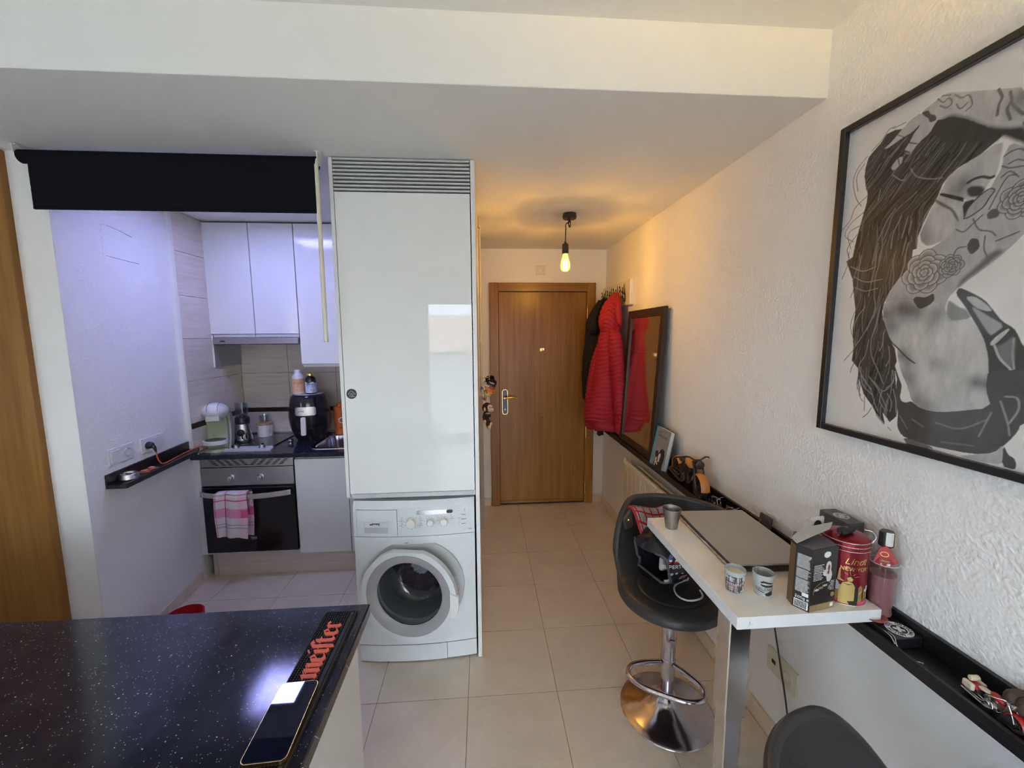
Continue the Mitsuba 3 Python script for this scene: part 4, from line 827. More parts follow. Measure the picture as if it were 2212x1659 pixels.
# radiator
gloss('m_radiator', (.66, .60, .47), .15)
K = thing('radiator', 'cream column radiator under the long ledge', 'radiator')
ry = 2.925
for i in range(12):
    y1 = ry-.08*i; y0 = y1-.078
    m = cat(box(1.056, 1.064, y0+.001, y1, .13, .685, .004), box(1.118, 1.124, y0+.003, y1-.002, .13, .69, .002), box(1.064, 1.118, (y0+y1)/2-.006, (y0+y1)/2+.006, .14, .672, .002),
            rt(box(1.060, 1.074, y0+.002, y1-.001, .684, .704, .004), 25, 'y', (1.066, 0, .694)), rt(box(1.104, 1.120, y0+.002, y1-.001, .684, .702, .004), -20, 'y', (1.11, 0, .694)), box(1.080, 1.098, y0+.002, y1-.001, .676, .690, .003))
    part(K, 'column', m, 'm_radiator', smooth=False)
part(K, 'pipe', cat(cyl((1.09, 1.96, .65), (1.09, 2.93, .65), .016, n=14), cyl((1.09, 1.96, .17), (1.09, 2.93, .17), .016, n=14)), 'm_radiator')
part(K, 'valve', cat(cyl((1.09, 2.925, .66), (1.09, 2.965, .66), .012, n=14), mv(sc(trimesh.creation.icosphere(3, 1.0), .020, .020, .024), 1.085, 2.975, .685)), 'm_white_plastic', smooth=50)
part(K, 'bracket', cat(box(1.10, RX-.0005, 2.84, 2.87, .60, .62, .001), box(1.10, RX-.0005, 2.10, 2.13, .60, .62, .001)), 'm_radiator')

# coat rack
K = thing('coat_rack', 'white board coat rack with dark branch-shaped hooks above the jackets', 'coat rack')
part(K, 'board', box(RX-.032, RX-.0005, 3.10, 3.795, 1.868, 2.062, .003), 'm_white_satin')
pr('m_iron', (.03, .018, .015), .5, metal=.5)
for y in (3.20, 3.36, 3.52, 3.68):
    X = RX-.034
    bits = [tube([(X, y, 1.895), (X-.003, y, 1.95), (X-.012, y-.004, 2.0), (X-.010, y-.004, 2.035)], [.004, .004, .0035, .002], 7)]
    for s, z0, h in ((-1, 1.915, .055), (1, 1.92, .06), (-1, 1.95, .045), (1, 1.96, .05), (-1, 1.898, .03)):
        bits.append(tube([(X, y, z0), (X-.020, y+s*.020, z0+.008), (X-.034, y+s*.032, z0+h)], [.0035, .0035, .002], 7))
        bits.append(mv(sc(trimesh.creation.icosphere(1, 1.0), .0045, .0045, .010), X-.034, y+s*.032, z0+h))
    part(K, 'hook', cat(*bits), 'm_iron', smooth=50)

# red quilted jacket
pr('m_red_jacket', (.27, .010, .020), .62, spec=.3, sheen=.5); pr('m_black_jacket', (.012, .011, .012), .8, spec=.25, sheen=.4)
def puffed(cent, rx, ry, pitch, depth, nz=260, na=96, tilt=None, lumps=0.0, seed=1, phase=0.0, sag=0.0):
    """a hanging garment: elliptical sections along a centre line, with quilted rolls; all given as arrays over t = 0 (top) .. 1 (bottom)"""
    T_ = np.linspace(0, 1, len(cent)); t = np.linspace(0, 1, nz)
    ip = lambda a: np.array(smooth_path(np.stack([np.asarray(a, float), 0*T_, 0*T_], 1), 24)[:, 0]) 
    def s(a): q = ip(a); return np.interp(t, np.linspace(0, 1, len(q)), q)
    C = np.stack([s([c[k] for c in cent]) for k in range(3)], 1); A, B = s(rx), s(ry)
    L = np.concatenate([[0], np.cumsum(np.linalg.norm(np.diff(C, axis=0), axis=1))])
    a = np.linspace(0, 2*np.pi, na+1)
    V = np.zeros((nz, na+1, 3))
    for i in range(nz):
        ph_ = (L[i]+sag*np.cos(a*2+seed)+sag*.6*np.sin(3*a+i*.01))/pitch+phase
        roll = np.abs(np.sin(np.pi*ph_))**.34 if pitch < 1 else 1.0
        wr = meshkit.fbm(np.stack([np.cos(a)*1.6, np.sin(a)*1.6, np.full_like(a, L[i]*6)], 1)+seed*7, 3, seed)-.5
        k = 1+lumps*wr*2
        V[i, :, 0] = C[i, 0]+(A[i]*k+depth*(roll-.6))*np.cos(a); V[i, :, 1] = C[i, 1]+(B[i]*k+depth*(roll-.6))*np.sin(a); V[i, :, 2] = C[i, 2]+.006*np.sin(a*3+seed+L[i]*9)
    P = V.reshape(-1, 3); i, j = np.meshgrid(np.arange(nz-1), np.arange(na), indexing='ij'); q = (i*(na+1)+j).ravel(); w = na+1
    F = np.vstack([np.stack([q, q+w, q+w+1], 1), np.stack([q, q+w+1, q+1], 1)])
    P = np.vstack([P, C[0], C[-1]]); n = len(P)
    F = np.vstack([F, [(n-2, k, k+1) for k in range(na)], [(n-1, (nz-1)*w+k+1, (nz-1)*w+k) for k in range(na)]])
    m = trimesh.Trimesh(P, F, process=False)
    if m.volume < 0: m.invert()
    return m
K = thing('jacket', 'red quilted puffer jacket with a hood hanging on the coat rack', 'jacket')
body = puffed([(1.018, 3.245, 1.70), (1.000, 3.235, 1.64), (.988, 3.225, 1.50), (.976, 3.215, 1.36), (.956, 3.205, 1.17), (.940, 3.195, 1.03), (.936, 3.195, .962)], [.048, .060, .074, .080, .102, .124, .124], [.06, .075, .085, .09, .095, .10, .10], .033, .010, lumps=.10, seed=2, sag=.010)
part(K, 'body', body, 'm_red_jacket', smooth=True)
hood = puffed([(1.078, 3.255, 1.968), (1.055, 3.240, 1.93), (1.030, 3.225, 1.87), (1.018, 3.215, 1.79), (1.015, 3.215, 1.72), (1.02, 3.215, 1.665), (1.03, 3.215, 1.635)], [.012, .042, .066, .084, .088, .074, .045], [.012, .040, .055, .06, .065, .055, .035], .036, .010, lumps=.16, seed=5, sag=.016)
part(K, 'hood', hood, 'm_red_jacket', smooth=True)
part(K, 'hood_edge', tube([(1.078, 3.240, 1.962), (1.066, 3.185, 1.90), (1.058, 3.155, 1.82), (1.066, 3.143, 1.74), (1.082, 3.150, 1.70)], [.012, .022, .026, .024, .010], 14), 'm_red_jacket', smooth=True)
sl = puffed([(1.020, 3.150, 1.680), (1.030, 3.125, 1.60), (1.045, 3.115, 1.42), (1.062, 3.115, 1.25), (1.076, 3.115, 1.08), (1.086, 3.115, .95), (1.086, 3.115, .865)], [.032, .050, .053, .053, .050, .048, .044], [.032, .055, .060, .058, .055, .05, .045], .033, .010, lumps=.09, seed=9, phase=.3, sag=.007)
part(K, 'sleeve', sl, 'm_red_jacket', smooth=True)
sl2 = puffed([(.950, 3.255, 1.60), (.915, 3.265, 1.42), (.893, 3.265, 1.20), (.885, 3.265, 1.02), (.885, 3.255, .93), (.890, 3.255, .878)], [.008, .032, .046, .05, .048, .044], [.008, .032, .046, .05, .048, .044], .033, .010, lumps=.09, seed=11, sag=.004)
part(K, 'sleeve', sl2, 'm_red_jacket', smooth=True)
part(K, 'lining', puffed([(.955, 3.195, .97), (.975, 3.185, .90), (.985, 3.185, .875)], [.10, .095, .085], [.085, .08, .07], .045, .006, nz=40, lumps=.12, seed=13), 'm_red_jacket', smooth=True)
K = thing('jacket', 'black hooded jacket hanging behind the red one, next to the door', 'jacket')
part(K, 'body', puffed([(1.07, 3.56, 1.955), (1.04, 3.55, 1.90), (1.00, 3.54, 1.78), (.985, 3.53, 1.62), (.975, 3.52, 1.45), (.965, 3.52, 1.28), (.970, 3.52, 1.12), (.975, 3.52, 1.02)], [.02, .05, .08, .085, .085, .088, .08, .075], [.02, .05, .07, .08, .085, .085, .08, .075], 9, 0, lumps=.22, seed=21), 'm_black_jacket', smooth=True)
part(K, 'hood', puffed([(1.02, 3.50, 1.93), (.985, 3.48, 1.86), (.955, 3.47, 1.78), (.938, 3.46, 1.70), (.94, 3.46, 1.645)], [.025, .04, .052, .058, .03], [.025, .04, .05, .055, .03], 9, 0, nz=120, lumps=.25, seed=23), 'm_black_jacket', smooth=True)
part(K, 'sleeve', puffed([(.95, 3.55, 1.70), (.935, 3.55, 1.5), (.925, 3.55, 1.35), (.922, 3.55, 1.22), (.928, 3.55, 1.08)], [.03, .045, .045, .044, .038], [.03, .045, .045, .044, .038], 9, 0, nz=120, lumps=.2, seed=27), 'm_black_jacket', smooth=True)
K = thing('jacket', 'black garment hanging between the red jacket and the mirror', 'jacket')
part(K, 'body', puffed([(1.088, 3.37, 1.94), (1.085, 3.37, 1.85), (1.080, 3.37, 1.7), (1.080, 3.37, 1.5), (1.080, 3.37, 1.2), (1.085, 3.37, 1.0)], [.018, .028, .040, .045, .045, .040], [.02, .08, .09, .10, .10, .09], 9, 0, lumps=.2, seed=31), 'm_black_jacket', smooth=True)
part(K, 'strap', puffed([(1.00, 3.42, 1.10), (1.012, 3.42, .95), (1.014, 3.42, .83), (1.012, 3.42, .775)], [.024, .025, .027, .028], [.02, .02, .021, .022], 9, 0, nz=60, lumps=.1, seed=33), 'm_black_jacket', smooth=True)

# mirror
def lean(P0, P1, m):
    """puts an upright flat thing (x = along the ledge towards the viewer, y = up, z = out of the wall) on the line from P0 (foot) to P1 (top), both (x, z)"""
    d = np.array([P1[0]-P0[0], 0, P1[1]-P0[1]]); d /= np.linalg.norm(d)
    return lambda mm: frame(mm, (P0[0], 0, P0[1]), (0, -1, 0), d, np.cross((0, -1, 0), d))
pr('m_mirror_frame', (.022, .013, .010), .45)
K = thing('mirror', 'tall mirror in a dark frame leaning on the ledge beside the jackets', 'mirror')
Lm = lean((1.082, SF+.004), (1.136, 1.812), None)
y0, y1, hh, fw_ = -3.085, -2.460, .992, .055
part(K, 'frame', cat(*[Lm(b) for b in (box(y0, y0+fw_, 0, hh, 0, .020, .002), box(y1-fw_, y1, 0, hh, 0, .020, .002), box(y0+fw_, y1-fw_, 0, fw_, 0, .0198, .002), box(y0+fw_, y1-fw_, hh-fw_, hh, 0, .0198, .002))]), 'm_mirror_frame')
metal('m_mirror', .005, 'Ag', (.86, .85, .82))
part(K, 'glass', Lm(box(y0+fw_-.004, y1-fw_+.004, fw_-.004, hh-fw_+.004, .004, .009, 0)), 'm_mirror')
part(K, 'backing', Lm(box(y0+.004, y1-.004, .004, hh-.004, -.003, .0035, 0)), 'm_brown_wood')

# book
pr('m_book_grey', (.20, .195, .19), .5); pr('m_book_blue', (.06, .25, .34), .5); pr('m_paper', (.70, .68, .62), .8); pr('m_print_black', (.012, .012, .013), .6); pr('m_book_back', (.05, .08, .12), .5); pr('m_skin_print', (.50, .46, .43), .6); pr('m_print_grey', (.10, .10, .10), .6)
K = thing('book', 'hardback book with a grey portrait cover leaning on the ledge beside the mirror', 'book')
Lb = lean((1.079, SF+.006), (1.124, 1.058), None); b0, b1, bh, bt = -2.455, -2.271, .244, .030
part(K, 'cover', Lb(box(b0+.022, b1, 0, bh, bt-.003, bt, .001)), 'm_book_grey')
part(K, 'spine', cat(Lb(box(b0, b0+.022, 0, bh, bt-.003, bt+.0002, .001)), Lb(box(b0-.003, b0, 0, bh, 0, bt, .001))), 'm_book_blue')
part(K, 'back_cover', Lb(box(b0, b1, 0, bh, 0, .003, .001)), 'm_book_back')
part(K, 'pages', Lb(box(b0+.003, b1-.006, .004, bh-.004, .0032, bt-.0032, 0)), 'm_paper')
pt = lambda m, x, y, d=bt+.0001: Lb(mv(m, x, y, d))
part(K, 'title', cat(pt(text('AMY', .015, .0004), b0+.036, bh-.032), pt(text('WINEHOUSE', .015, .0004), b0+.036, bh-.056)), 'm_print_grey')
hair = Polygon([(.105, .0), (.10, .03), (.088, .055), (.095, .085), (.108, .112), (.128, .125), (.150, .122), (.165, .10), (.168, .07), (.16, .035), (.165, .0)]).buffer(.003, 4)
dress = Polygon([(.045, 0), (.055, .035), (.075, .045), (.11, .04), (.15, .03), (.165, 0)])
face = Polygon([(.098, .060), (.094, .072), (.100, .086), (.116, .094), (.122, .078), (.114, .060), (.118, .045), (.10, .040)]).buffer(.002, 4)
arm = Polygon([(.060, .006), (.066, .052), (.080, .066), (.086, .060), (.078, .045), (.105, .028), (.10, .018), (.074, .030), (.070, .006)])
hand = ellipse(.070, .082, .022, .020)
part(K, 'portrait_hair', cat(pt(extrude(hair, .0003), b0, 0), pt(extrude(dress, .0004), b0, 0), pt(extrude(hand, .0003), b0, 0)), 'm_print_black', label='dark hair and dress of the cover portrait')
part(K, 'portrait_skin', cat(pt(extrude(face, .0006), b0, 0), pt(extrude(arm, .0007), b0, 0)), 'm_skin_print')
# motorcycle models
def motorcycle(name, label, wb, o, heading, paint_m, frame_m, tyre_m, seat_m, group=None, bags=None, cat_='model motorcycle', fat=1.0):
    """x forward, z up, unit = wheelbase; rear wheel at the origin"""
    K = thing(name, label, cat_, group)
    a = math.degrees(math.atan2(heading[1], heading[0]))
    Lc = lambda m: mv(rt(sc(m, wb), a), *o)
    R = .205
    def wheel(x): return lambda prof, n: frame(lathe(prof, n), (x, 0, R), (1, 0, 0), (0, 0, 1), (0, -1, 0))
    for nm, x in (('rear_wheel', 0.0), ('front_wheel', 1.0)):
        w = wheel(x); f = .055*fat
        wk = part(K, nm, Lc(w([(R-.065, -f*.7), (R-.03, -f), (R-.006, -f*.7), (R, 0), (R-.006, f*.7), (R-.03, f), (R-.065, f*.7), (R-.072, 0), (R-.065, -f*.7)], 30)), tyre_m, smooth=50)
        sp = [w([(0, -.05), (.028, -.05), (.028, .05), (0, .05)], 12), w([(R-.078, -.02), (R-.066, -.028), (R-.066, .028), (R-.078, .02), (R-.078, -.02)], 30)]
        for k in range(10):
            t = k*math.pi/5+.2; sp.append(cyl((x, 0, R), (x+math.cos(t)*(R-.07), .012*(-1)**k, R+math.sin(t)*(R-.07)), .005, n=5))
        part(wk, 'spokes', Lc(cat(*sp)), frame_m)
    def fender(x, r, a0, a1, w):
        def fn(u, v):
            t = np.radians(a0+(a1-a0)*u); s = (v-.5)*2; rr_ = r-.028*s*s
            return np.stack([x+rr_*np.cos(t), w*s, R+rr_*np.sin(t)], -1)
        return thick(fn, 24, 9, .012)
    part(K, 'rear_fender', Lc(fender(0, R+.035, 200, 40, .075*fat)), paint_m, smooth=50); part(K, 'front_fender', Lc(fender(1.0, R+.032, 165, 0, .070*fat)), paint_m, smooth=50)
    part(K, 'frame', Lc(cat(*[tube(p, .016, 7, 4) for p in ([(0, .06, R), (.25, .06, .22), (.55, .05, .13), (.72, .03, .25), (.78, 0, .55)], [(0, -.06, R), (.25, -.06, .22), (.55, -.05, .13), (.72, -.03, .25), (.78, 0, .55)], [(.78, 0, .56), (.5, 0, .50), (.22, 0, .40), (0, .05, R)], [(.22, 0, .40), (0, -.05, R)])])), frame_m)
    fins = [box(-.075, .075, -.06, .06, k*.022, k*.022+.011, 0) for k in range(6)]
    cylr = lambda deg, x: mv(rt(cat(*fins, box(-.055, .055, -.045, .045, -.03, .14, .01)), deg, 'y'), x, 0, .27)
    part(K, 'engine', Lc(cat(cylr(-22, .40), cylr(24, .54), rbox(.30, .62, -.075, .075, .14, .28, .03, 8), frame(cyl((0, 0, -.10), (0, 0, .10), .07, n=18, bev=.015), (.40, 0, .20), (1, 0, 0), (0, 0, 1)))), frame_m)
    tk = sc(trimesh.creation.icosphere(3, 1.0), .165, .085, .085); part(K, 'fuel_tank', Lc(mv(rt(tk, 10, 'y'), .56, 0, .49)), paint_m, smooth=True)
    se = sc(trimesh.creation.icosphere(3, 1.0), .15, .085, .045); part(K, 'saddle', Lc(mv(rt(se, -8, 'y'), .27, 0, .45)), seat_m, smooth=True)
    part(K, 'fork', Lc(cat(*[tube([(1.0, s*.075, R), (.93, s*.075, .40), (.82, s*.065, .60)], .016, 8, 3) for s in (-1, 1)], box(.80, .86, -.08, .08, .565, .60, .008), box(.85, .90, -.08, .08, .48, .505, .006))), frame_m)
    part(K, 'handlebar', Lc(tube([(.60, .27, .60), (.68, .24, .62), (.80, .14, .665), (.82, .05, .62), (.82, -.05, .62), (.80, -.14, .665), (.68, -.24, .62), (.60, -.27, .60)], .014, 8)), frame_m)
    hl = part(K, 'headlight', Lc(frame(lathe([(0, -.07), (.04, -.06), (.065, -.02), (.07, .03), (.06, .035), (.0, .045)], 22), (.92, 0, .565), (0, 1, 0), (0, 0, 1), (1, 0, 0))), frame_m, smooth=50)
    part(K, 'exhaust', Lc(cat(tube([(.50, -.08, .30), (.56, -.11, .18), (.40, -.12, .12), (.15, -.12, .13), (-.18, -.12, .15)], [.016, .018, .022, .032, .030], 9), tube([(.40, -.08, .32), (.32, -.11, .20), (.10, -.12, .19), (-.10, -.12, .20)], [.014, .016, .024, .024], 9))), frame_m)
    part(K, 'kickstand', Lc(cat(tube([(.35, .06, .12), (.30, .16, .02), (.27, .18, .004)], .012, 6), box(.33, .47, .07, .16, .13, .145, .004), box(.33, .47, -.16, -.07, .13, .145, .004))), frame_m)
    if bags:
        for s in (-1, 1): part(K, 'saddlebag', Lc(rbox(-.13, .14, s*.15-.055, s*.15+.055, .27, .46, .04, 10)), bags)
        part(K, 'pillion_roll', Lc(cyl((-.02, -.12, .54), (-.02, .12, .54), .07, n=18, bev=.02)), bags)
    return K
pr('m_moto_orange', (.48, .17, .03), .4, clearcoat=.3); pr('m_moto_iron', (.055, .042, .035), .4, metal=.6); pr('m_tyre', (.016, .014, .013), .7); pr('m_leather_brown', (.03, .017, .012), .5)
d = np.array([-.045, -.33]); d /= np.linalg.norm(d)
motorcycle('model_motorcycle', 'large orange vintage motorcycle model standing on the long ledge', .305, (1.112, 2.188, SF+.001), d, 'm_moto_orange', 'm_moto_iron', 'm_tyre', 'm_leather_brown')
for y, h, lb in ((1.835, (-.25, -1), 'small chrome motorcycle model on the ledge, nearest the orange motorcycle'), (1.715, (-.2, -1), 'small chrome motorcycle model on the ledge, middle of the three chrome ones'), (1.60, (.1, -1), 'small chrome motorcycle model on the ledge, nearest the black sign')):
    motorcycle('model_motorcycle', lb, .098, (1.108, y, SF+.001), h, 'm_black_gloss', 'm_chrome', 'm_tyre', 'm_black_plastic', 'small chrome motorcycle models')
pr('m_moto_red', (.36, .012, .016), .35, clearcoat=.5); pr('m_cream_leather', (.62, .54, .38), .55)
motorcycle('model_motorcycle', 'red motorcycle model with cream saddlebags at the near end of the ledge', .084, (1.100, .762, SF+.001), (-.12, -1), 'm_moto_red', 'm_steel', 'm_tyre', 'm_cream_leather', bags='m_cream_leather', fat=1.4)
pr('m_olive', (.05, .035, .018), .7); pr('m_rust_red', (.10, .03, .02), .6)
K = thing('model_truck', 'dark olive toy with a ribbed canvas cover beyond the red motorcycle, at the right edge', 'toy')
part(K, 'canvas', cat(*[rbox(1.092, 1.138, .600+.022*i, .625+.022*i, SF+.035, SF+.072-.004*(i == 0), .010, 8) for i in range(5)]), 'm_olive')
part(K, 'bed', box(1.09, 1.14, .56, .715, SF+.018, SF+.036, .003), 'm_rust_red')
for y in (.58, .69):
    for x in (1.085, 1.133): part(K, 'wheel', cyl((x, y, SF+.0155), (x+.012, y, SF+.0155), .015, n=16, bev=.003), 'm_tyre')
part(K, 'cab', rbox(1.095, 1.135, .555, .598, SF+.03, SF+.062, .008, 8), 'm_rust_red')

single('sign_card', mv(rt(frame(extrude(rrect(0, .068, 0, .094, .006), .006), (0, 0, 0), (0, -1, 0), (0, 0, 1)), 9, 'y'), 1.124, 1.533, SF+.001), 'm_dark_grey', 'small dark rounded sign card standing against the ledge back behind the laptop', 'card')

# chest under the near end of the ledge, below the view
K = thing('storage_chest', 'black storage chest under the near end of the ledge, out of view', 'chest')
part(K, 'body', box(.78, RX-.02, -.90, .17, .02, .70, .004), 'm_black_plastic'); part(K, 'lid', box(.775, RX-.015, -.905, .175, .702, .74, .004), 'm_black_plastic')
for x, y in ((.80, -.87), (.80, .14), (1.11, -.87), (1.11, .14)): part(K, 'foot', cyl((x, y, 0), (x, y, .02), .018), 'm_black_plastic')

# table
TTOP, TX0, TX1, TY0, TY1 = .885, .672, 1.087, .968, 1.574
K = thing('bar_table', 'white bar table on a square chrome leg pushed against the ledge', 'table')
part(K, 'top', box(TX0, TX1, TY0, TY1, TTOP-.036, TTOP, .0018), 'm_white_satin')
pr('m_table_top', mikit.proc(lambda p, n, uv: mix((.78, .73, .64), (.84, .80, .72), fbm(p.x*6, p.y*6, 0, 3))), .35)
part(K, 'surface', box(TX0+.001, TX1-.001, TY0+.001, TY1-.001, TTOP-.0002, TTOP+.0004, 0), 'm_table_top')
pr('m_scuff', (.30, .31, .30), .8)
rs = np.random.RandomState(5)
part(K, 'scuff_mark', frame(cat(*[mv(rt(extrude(Polygon([(0, 0), (.008, .0004), (.0078, .0012)]), .0002), rs.uniform(20, 80)), rs.uniform(-.006, .004), rs.uniform(-.008, .003), 0) for _ in range(9)]), (.707, TY0, TTOP-.019), (1, 0, 0), (0, 0, 1)), 'm_scuff')
metal('m_leg', .06, 'Al', (.78, .77, .76))
lx, ly = .722, 1.055
part(K, 'leg_sleeve', box(lx-.032, lx+.032, ly-.032, ly+.032, .52, TTOP-.0365, .003), 'm_leg', label='upper chrome sleeve of the telescopic leg')
part(K, 'leg', box(lx-.026, lx+.026, ly-.026, ly+.026, .006, .52, .003), 'm_leg')
part(K, 'foot', cyl((lx, ly, 0), (lx, ly, .006), .024), 'm_black_plastic')

# laptop
pr('m_laptop_lid', (.34, .32, .285), .42, metal=.2); 
K = thing('laptop', 'closed laptop with a plain silver lid on the bar table', 'laptop')
q0 = np.array([.788, 1.172]); LP = lambda m: mv(rt(m, -2.5, 'z'), q0[0], q0[1], TTOP+.0006)
lw, ll = .265, .400
part(K, 'base', LP(mv(rbox(-.004, lw, -.004, ll, 0, .017, .006, 12), 0, 0, .001)), 'm_black_plastic')
part(K, 'lid', LP(mv(extrude(rrect(0, lw, 0, ll, .007), .006), 0, 0, .0195)), 'm_laptop_lid')
part(K, 'lid_rim', LP(mv(extrude(rrect(-.003, lw+.001, -.003, ll+.002, .008), .0025), 0, 0, .0172)), 'm_black_gloss')
part(K, 'front_edge', LP(box(-.0052, -.0035, .02, ll-.02, .004, .013, .0008)), 'm_chrome')
for x, y in ((.01, .02), (.2, .02), (.01, .36), (.2, .36)): part(K, 'foot', LP(cyl((x, y, 0), (x, y, .0015), .006, n=12)), 'm_black_plastic')

# steel tumbler, candles
single('tumbler', lathe([(0, 0), (.0205, 0), (.0222, .002), (.0345, .078), (.0355, .079), (.0345, .0805), (.0330, .079), (.0212, .005), (0, .004)], 44, (.731, 1.482, TTOP+.0006)), 'm_steel_dark', 'small brushed steel shot tumbler at the far corner of the bar table', 'cup')
pr('m_wax', (.72, .67, .50), .5)
scene['m_frost'] = two({'type': 'principled', 'base_color': rgb((.36, .38, .37)), 'roughness': .3, 'specular': .5})
def c_bru(p, n, uv):
    a = fbm(p.x*180+p.y*120, p.z*150, 1.0, 3); b = noise((p.x-p.y)*420, p.z*60, 3.0)
    low = smoothstep(.045, .02, p.z-.885)
    c = mix((.05, .05, .055), (.45, .45, .46), smoothstep(.42, .62, a*.6+b*.4))
    return mix(c, (.16, .03, .04), smoothstep(.50, .6, a)*low*.7)
pr('m_candle_bru', mikit.proc(c_bru), .35)
cupp = [(0, 0), (.0195, 0), (.0215, .002), (.0285, .066), (.0275, .067), (.0262, .066), (.0258, .05), (0, .05)]
K = thing('candle', 'candle in a glass with a dark city print on the bar table, white wax', 'candle')
c1 = (.737, 1.086, TTOP+.0006)
part(K, 'glass', lathe([(0, 0), (.0195, 0), (.0215, .002), (.0285, .066), (.0275, .067), (.0262, .066), (.0245, .048), (0, .046)], 40, c1), 'm_frost')
part(K, 'print', lathe([(.0219, .002), (.0275, .053), (.0279, .053), (.0223, .002), (.0219, .002)], 40, c1), 'm_candle_bru', label='printed city picture')
part(K, 'wax', lathe([(0, .046), (.0240, .046), (.0252, .056), (0, .0555)], 32, c1), 'm_wax'); part(K, 'wick', cyl((c1[0], c1[1], c1[2]+.055), (c1[0]+.001, c1[1], c1[2]+.061), .001, n=6), 'm_wax')
part(K, 'lettering', mv(rt(bend(mv(text('BRU', .0065, .0004, True), 0, .006, 0), .0228), 10), *c1), 'm_print_white')
K = thing('candle', 'burnt candle in a frosted glass with dark drawing on the bar table, second glass', 'candle')
c2 = (.808, 1.064, TTOP+.0006)
part(K, 'glass', lathe([(0, 0), (.0195, 0), (.0215, .002), (.0285, .066), (.0275, .067), (.0262, .066), (.0215, .022), (0, .020)], 40, c2), 'm_frost')
part(K, 'wax', lathe([(0, .020), (.0212, .020), (.0225, .030), (0, .0295)], 32, c2), 'm_mid_grey')
pb = lambda poly, turn=0, R=.0253: mv(rt(bend(extrude(poly, .0005), R), turn), *c2)
part(K, 'drawing', cat(pb(Polygon([(-.020, .046), (-.012, .052), (.010, .047), (.016, .044), (.010, .043), (-.01, .046), (-.016, .044)]), -8, .0268), pb(Polygon([(-.018, .040), (.018, .038), (.016, .034), (-.004, .033), (-.016, .036)]), -8, .0262), pb(Polygon([(-.010, .012), (.004, .018), (.016, .016), (.016, .006), (-.008, .006)]), 8, .0236), pb(Polygon([(-.026, .020), (-.008, .016), (-.008, .0145), (-.025, .0185)]), -5, .024)), 'm_print_black')
part(K, 'lettering', mv(rt(bend(mv(ctext('VALENCIA', .0085, .0004), 0, .0255, 0), .0249), -10), *c2), 'm_print_grey')
# chocolate box
K = thing('chocolate_box', 'opened black six-sided chocolate box at the front of the bar table', 'box')
A, B, C1, C2 = np.array([.876, .972]), np.array([.964, .990]), np.array([.855, 1.006]), np.array([.862, 1.036])
B2 = np.array([.972, 1.034]); B3 = np.array([.955, 1.074]); C3 = np.array([.905, 1.080])
foot = [A, B, B2, B3, C3, C2, C1]; bz0, bh = TTOP+.0006, .178
pr('m_box_black', (.018, .015, .013), .32); pr('m_box_gold', (.34, .25, .10), .4, metal=.4); pr('m_box_grey', (.40, .41, .41), .5); pr('m_box_brown', (.10, .062, .028), .4)
part(K, 'carton', mv(extrude(Polygon(foot), bh), 0, 0, bz0), 'm_box_black', smooth=False)
part(K, 'lid_panel', mv(extrude(Polygon([p+(np.mean(foot, 0)-p)*.06 for p in foot]), .0012), 0, 0, bz0+bh), 'm_dark_grey', smooth=False)
fl = hull([(*C1, bz0+bh+.001), (*C2, bz0+bh+.001), (.920, 1.070, bz0+bh+.012), (1.020, 1.075, bz0+bh+.024), (.980, 1.040, bz0+bh+.021), (*C1, bz0+bh+.003), (*C2, bz0+bh+.003)])
part(K, 'flap', mv(fl, 0, 0, .003), 'm_box_grey', smooth=False, label='open grey flap')
def face(P, Q): 
    d = np.array([*(Q-P), 0.0]); L_ = np.linalg.norm(d); return (lambda m, out=.0003: frame(m, (*P, bz0), d, (0, 0, 1), None).apply_translation(np.cross(d/L_, (0, 0, 1))*out)), L_
fR, LR = face(A, B); fL, LL = face(C1, A); fN, LN = face(C2, C1)
part(K, 'gold_band', fR(extrude(rrect(.001, LR-.001, .001, .019, .0005), .0003)), 'm_box_gold')
part(K, 'side_band', fN(extrude(rrect(.001, LN-.001, .002, bh-.004, .0005), .0003)), 'm_box_brown')
part(K, 'print_oval', fR(extrude(ellipse(LR*.56, bh-.018, .012, .009), .0004)), 'm_print_white')
rs = np.random.RandomState(8)
lines = [extrude(Polygon([(LL*.10, z), (LL*.10+w, z), (LL*.10+w, z+.0011), (LL*.10, z+.0011)]), .0003) for z, w in [(bh-.022-.0026*k, LL*rs.uniform(.66, .84)) for k in range(42)] if not (.115 < z < .119 or .086 < z < .090)]
part(K, 'small_print', fL(cat(*lines)), 'm_print_white', kind='stuff')
lines = [extrude(Polygon([(.006, z), (.006+w, z), (.006+w, z+.0013), (.006, z+.0013)]), .0003) for z, w in [(bh-.046-.0042*k, rs.uniform(.028, .038)) for k in range(11)]]+[extrude(Polygon([(.083-w, z), (.083, z), (.083, z+.0012), (.083-w, z+.0012)]), .0003) for z, w in [(.080-.0042*k, rs.uniform(.012, .022)) for k in range(7)]]
part(K, 'recipe_print', fR(cat(*lines)), 'm_print_white', kind='stuff')
part(K, 'barcode_panel', fL(extrude(rrect(.003, LL-.003, .003, .026, .0006), .0003)), 'm_print_white')
part(K, 'barcode', fL(cat(*[extrude(Polygon([(x, .005), (x+w, .005), (x+w, .024), (x, .024)]), .0003) for x, w in [(.0055+.00125*k, .0004+.0005*((k*7) % 3 == 0)) for k in range(23)]]), .0007), 'm_print_black')
part(K, 'weight_print', fL(cat(mv(text('200g e', .0072, .0003, True), .004, .030, 0), extrude(rrect(LL*.52, LL-.004, .040, .050, .0006), .0003))), 'm_print_white')
pr('m_cream_print', (.60, .56, .52), .5); pr('m_cocoa', (.16, .06, .03), .5)
part(K, 'seal', fR(extrude(Point(LR-.010, .040).buffer(.007, 16), .0003)), 'm_box_gold')
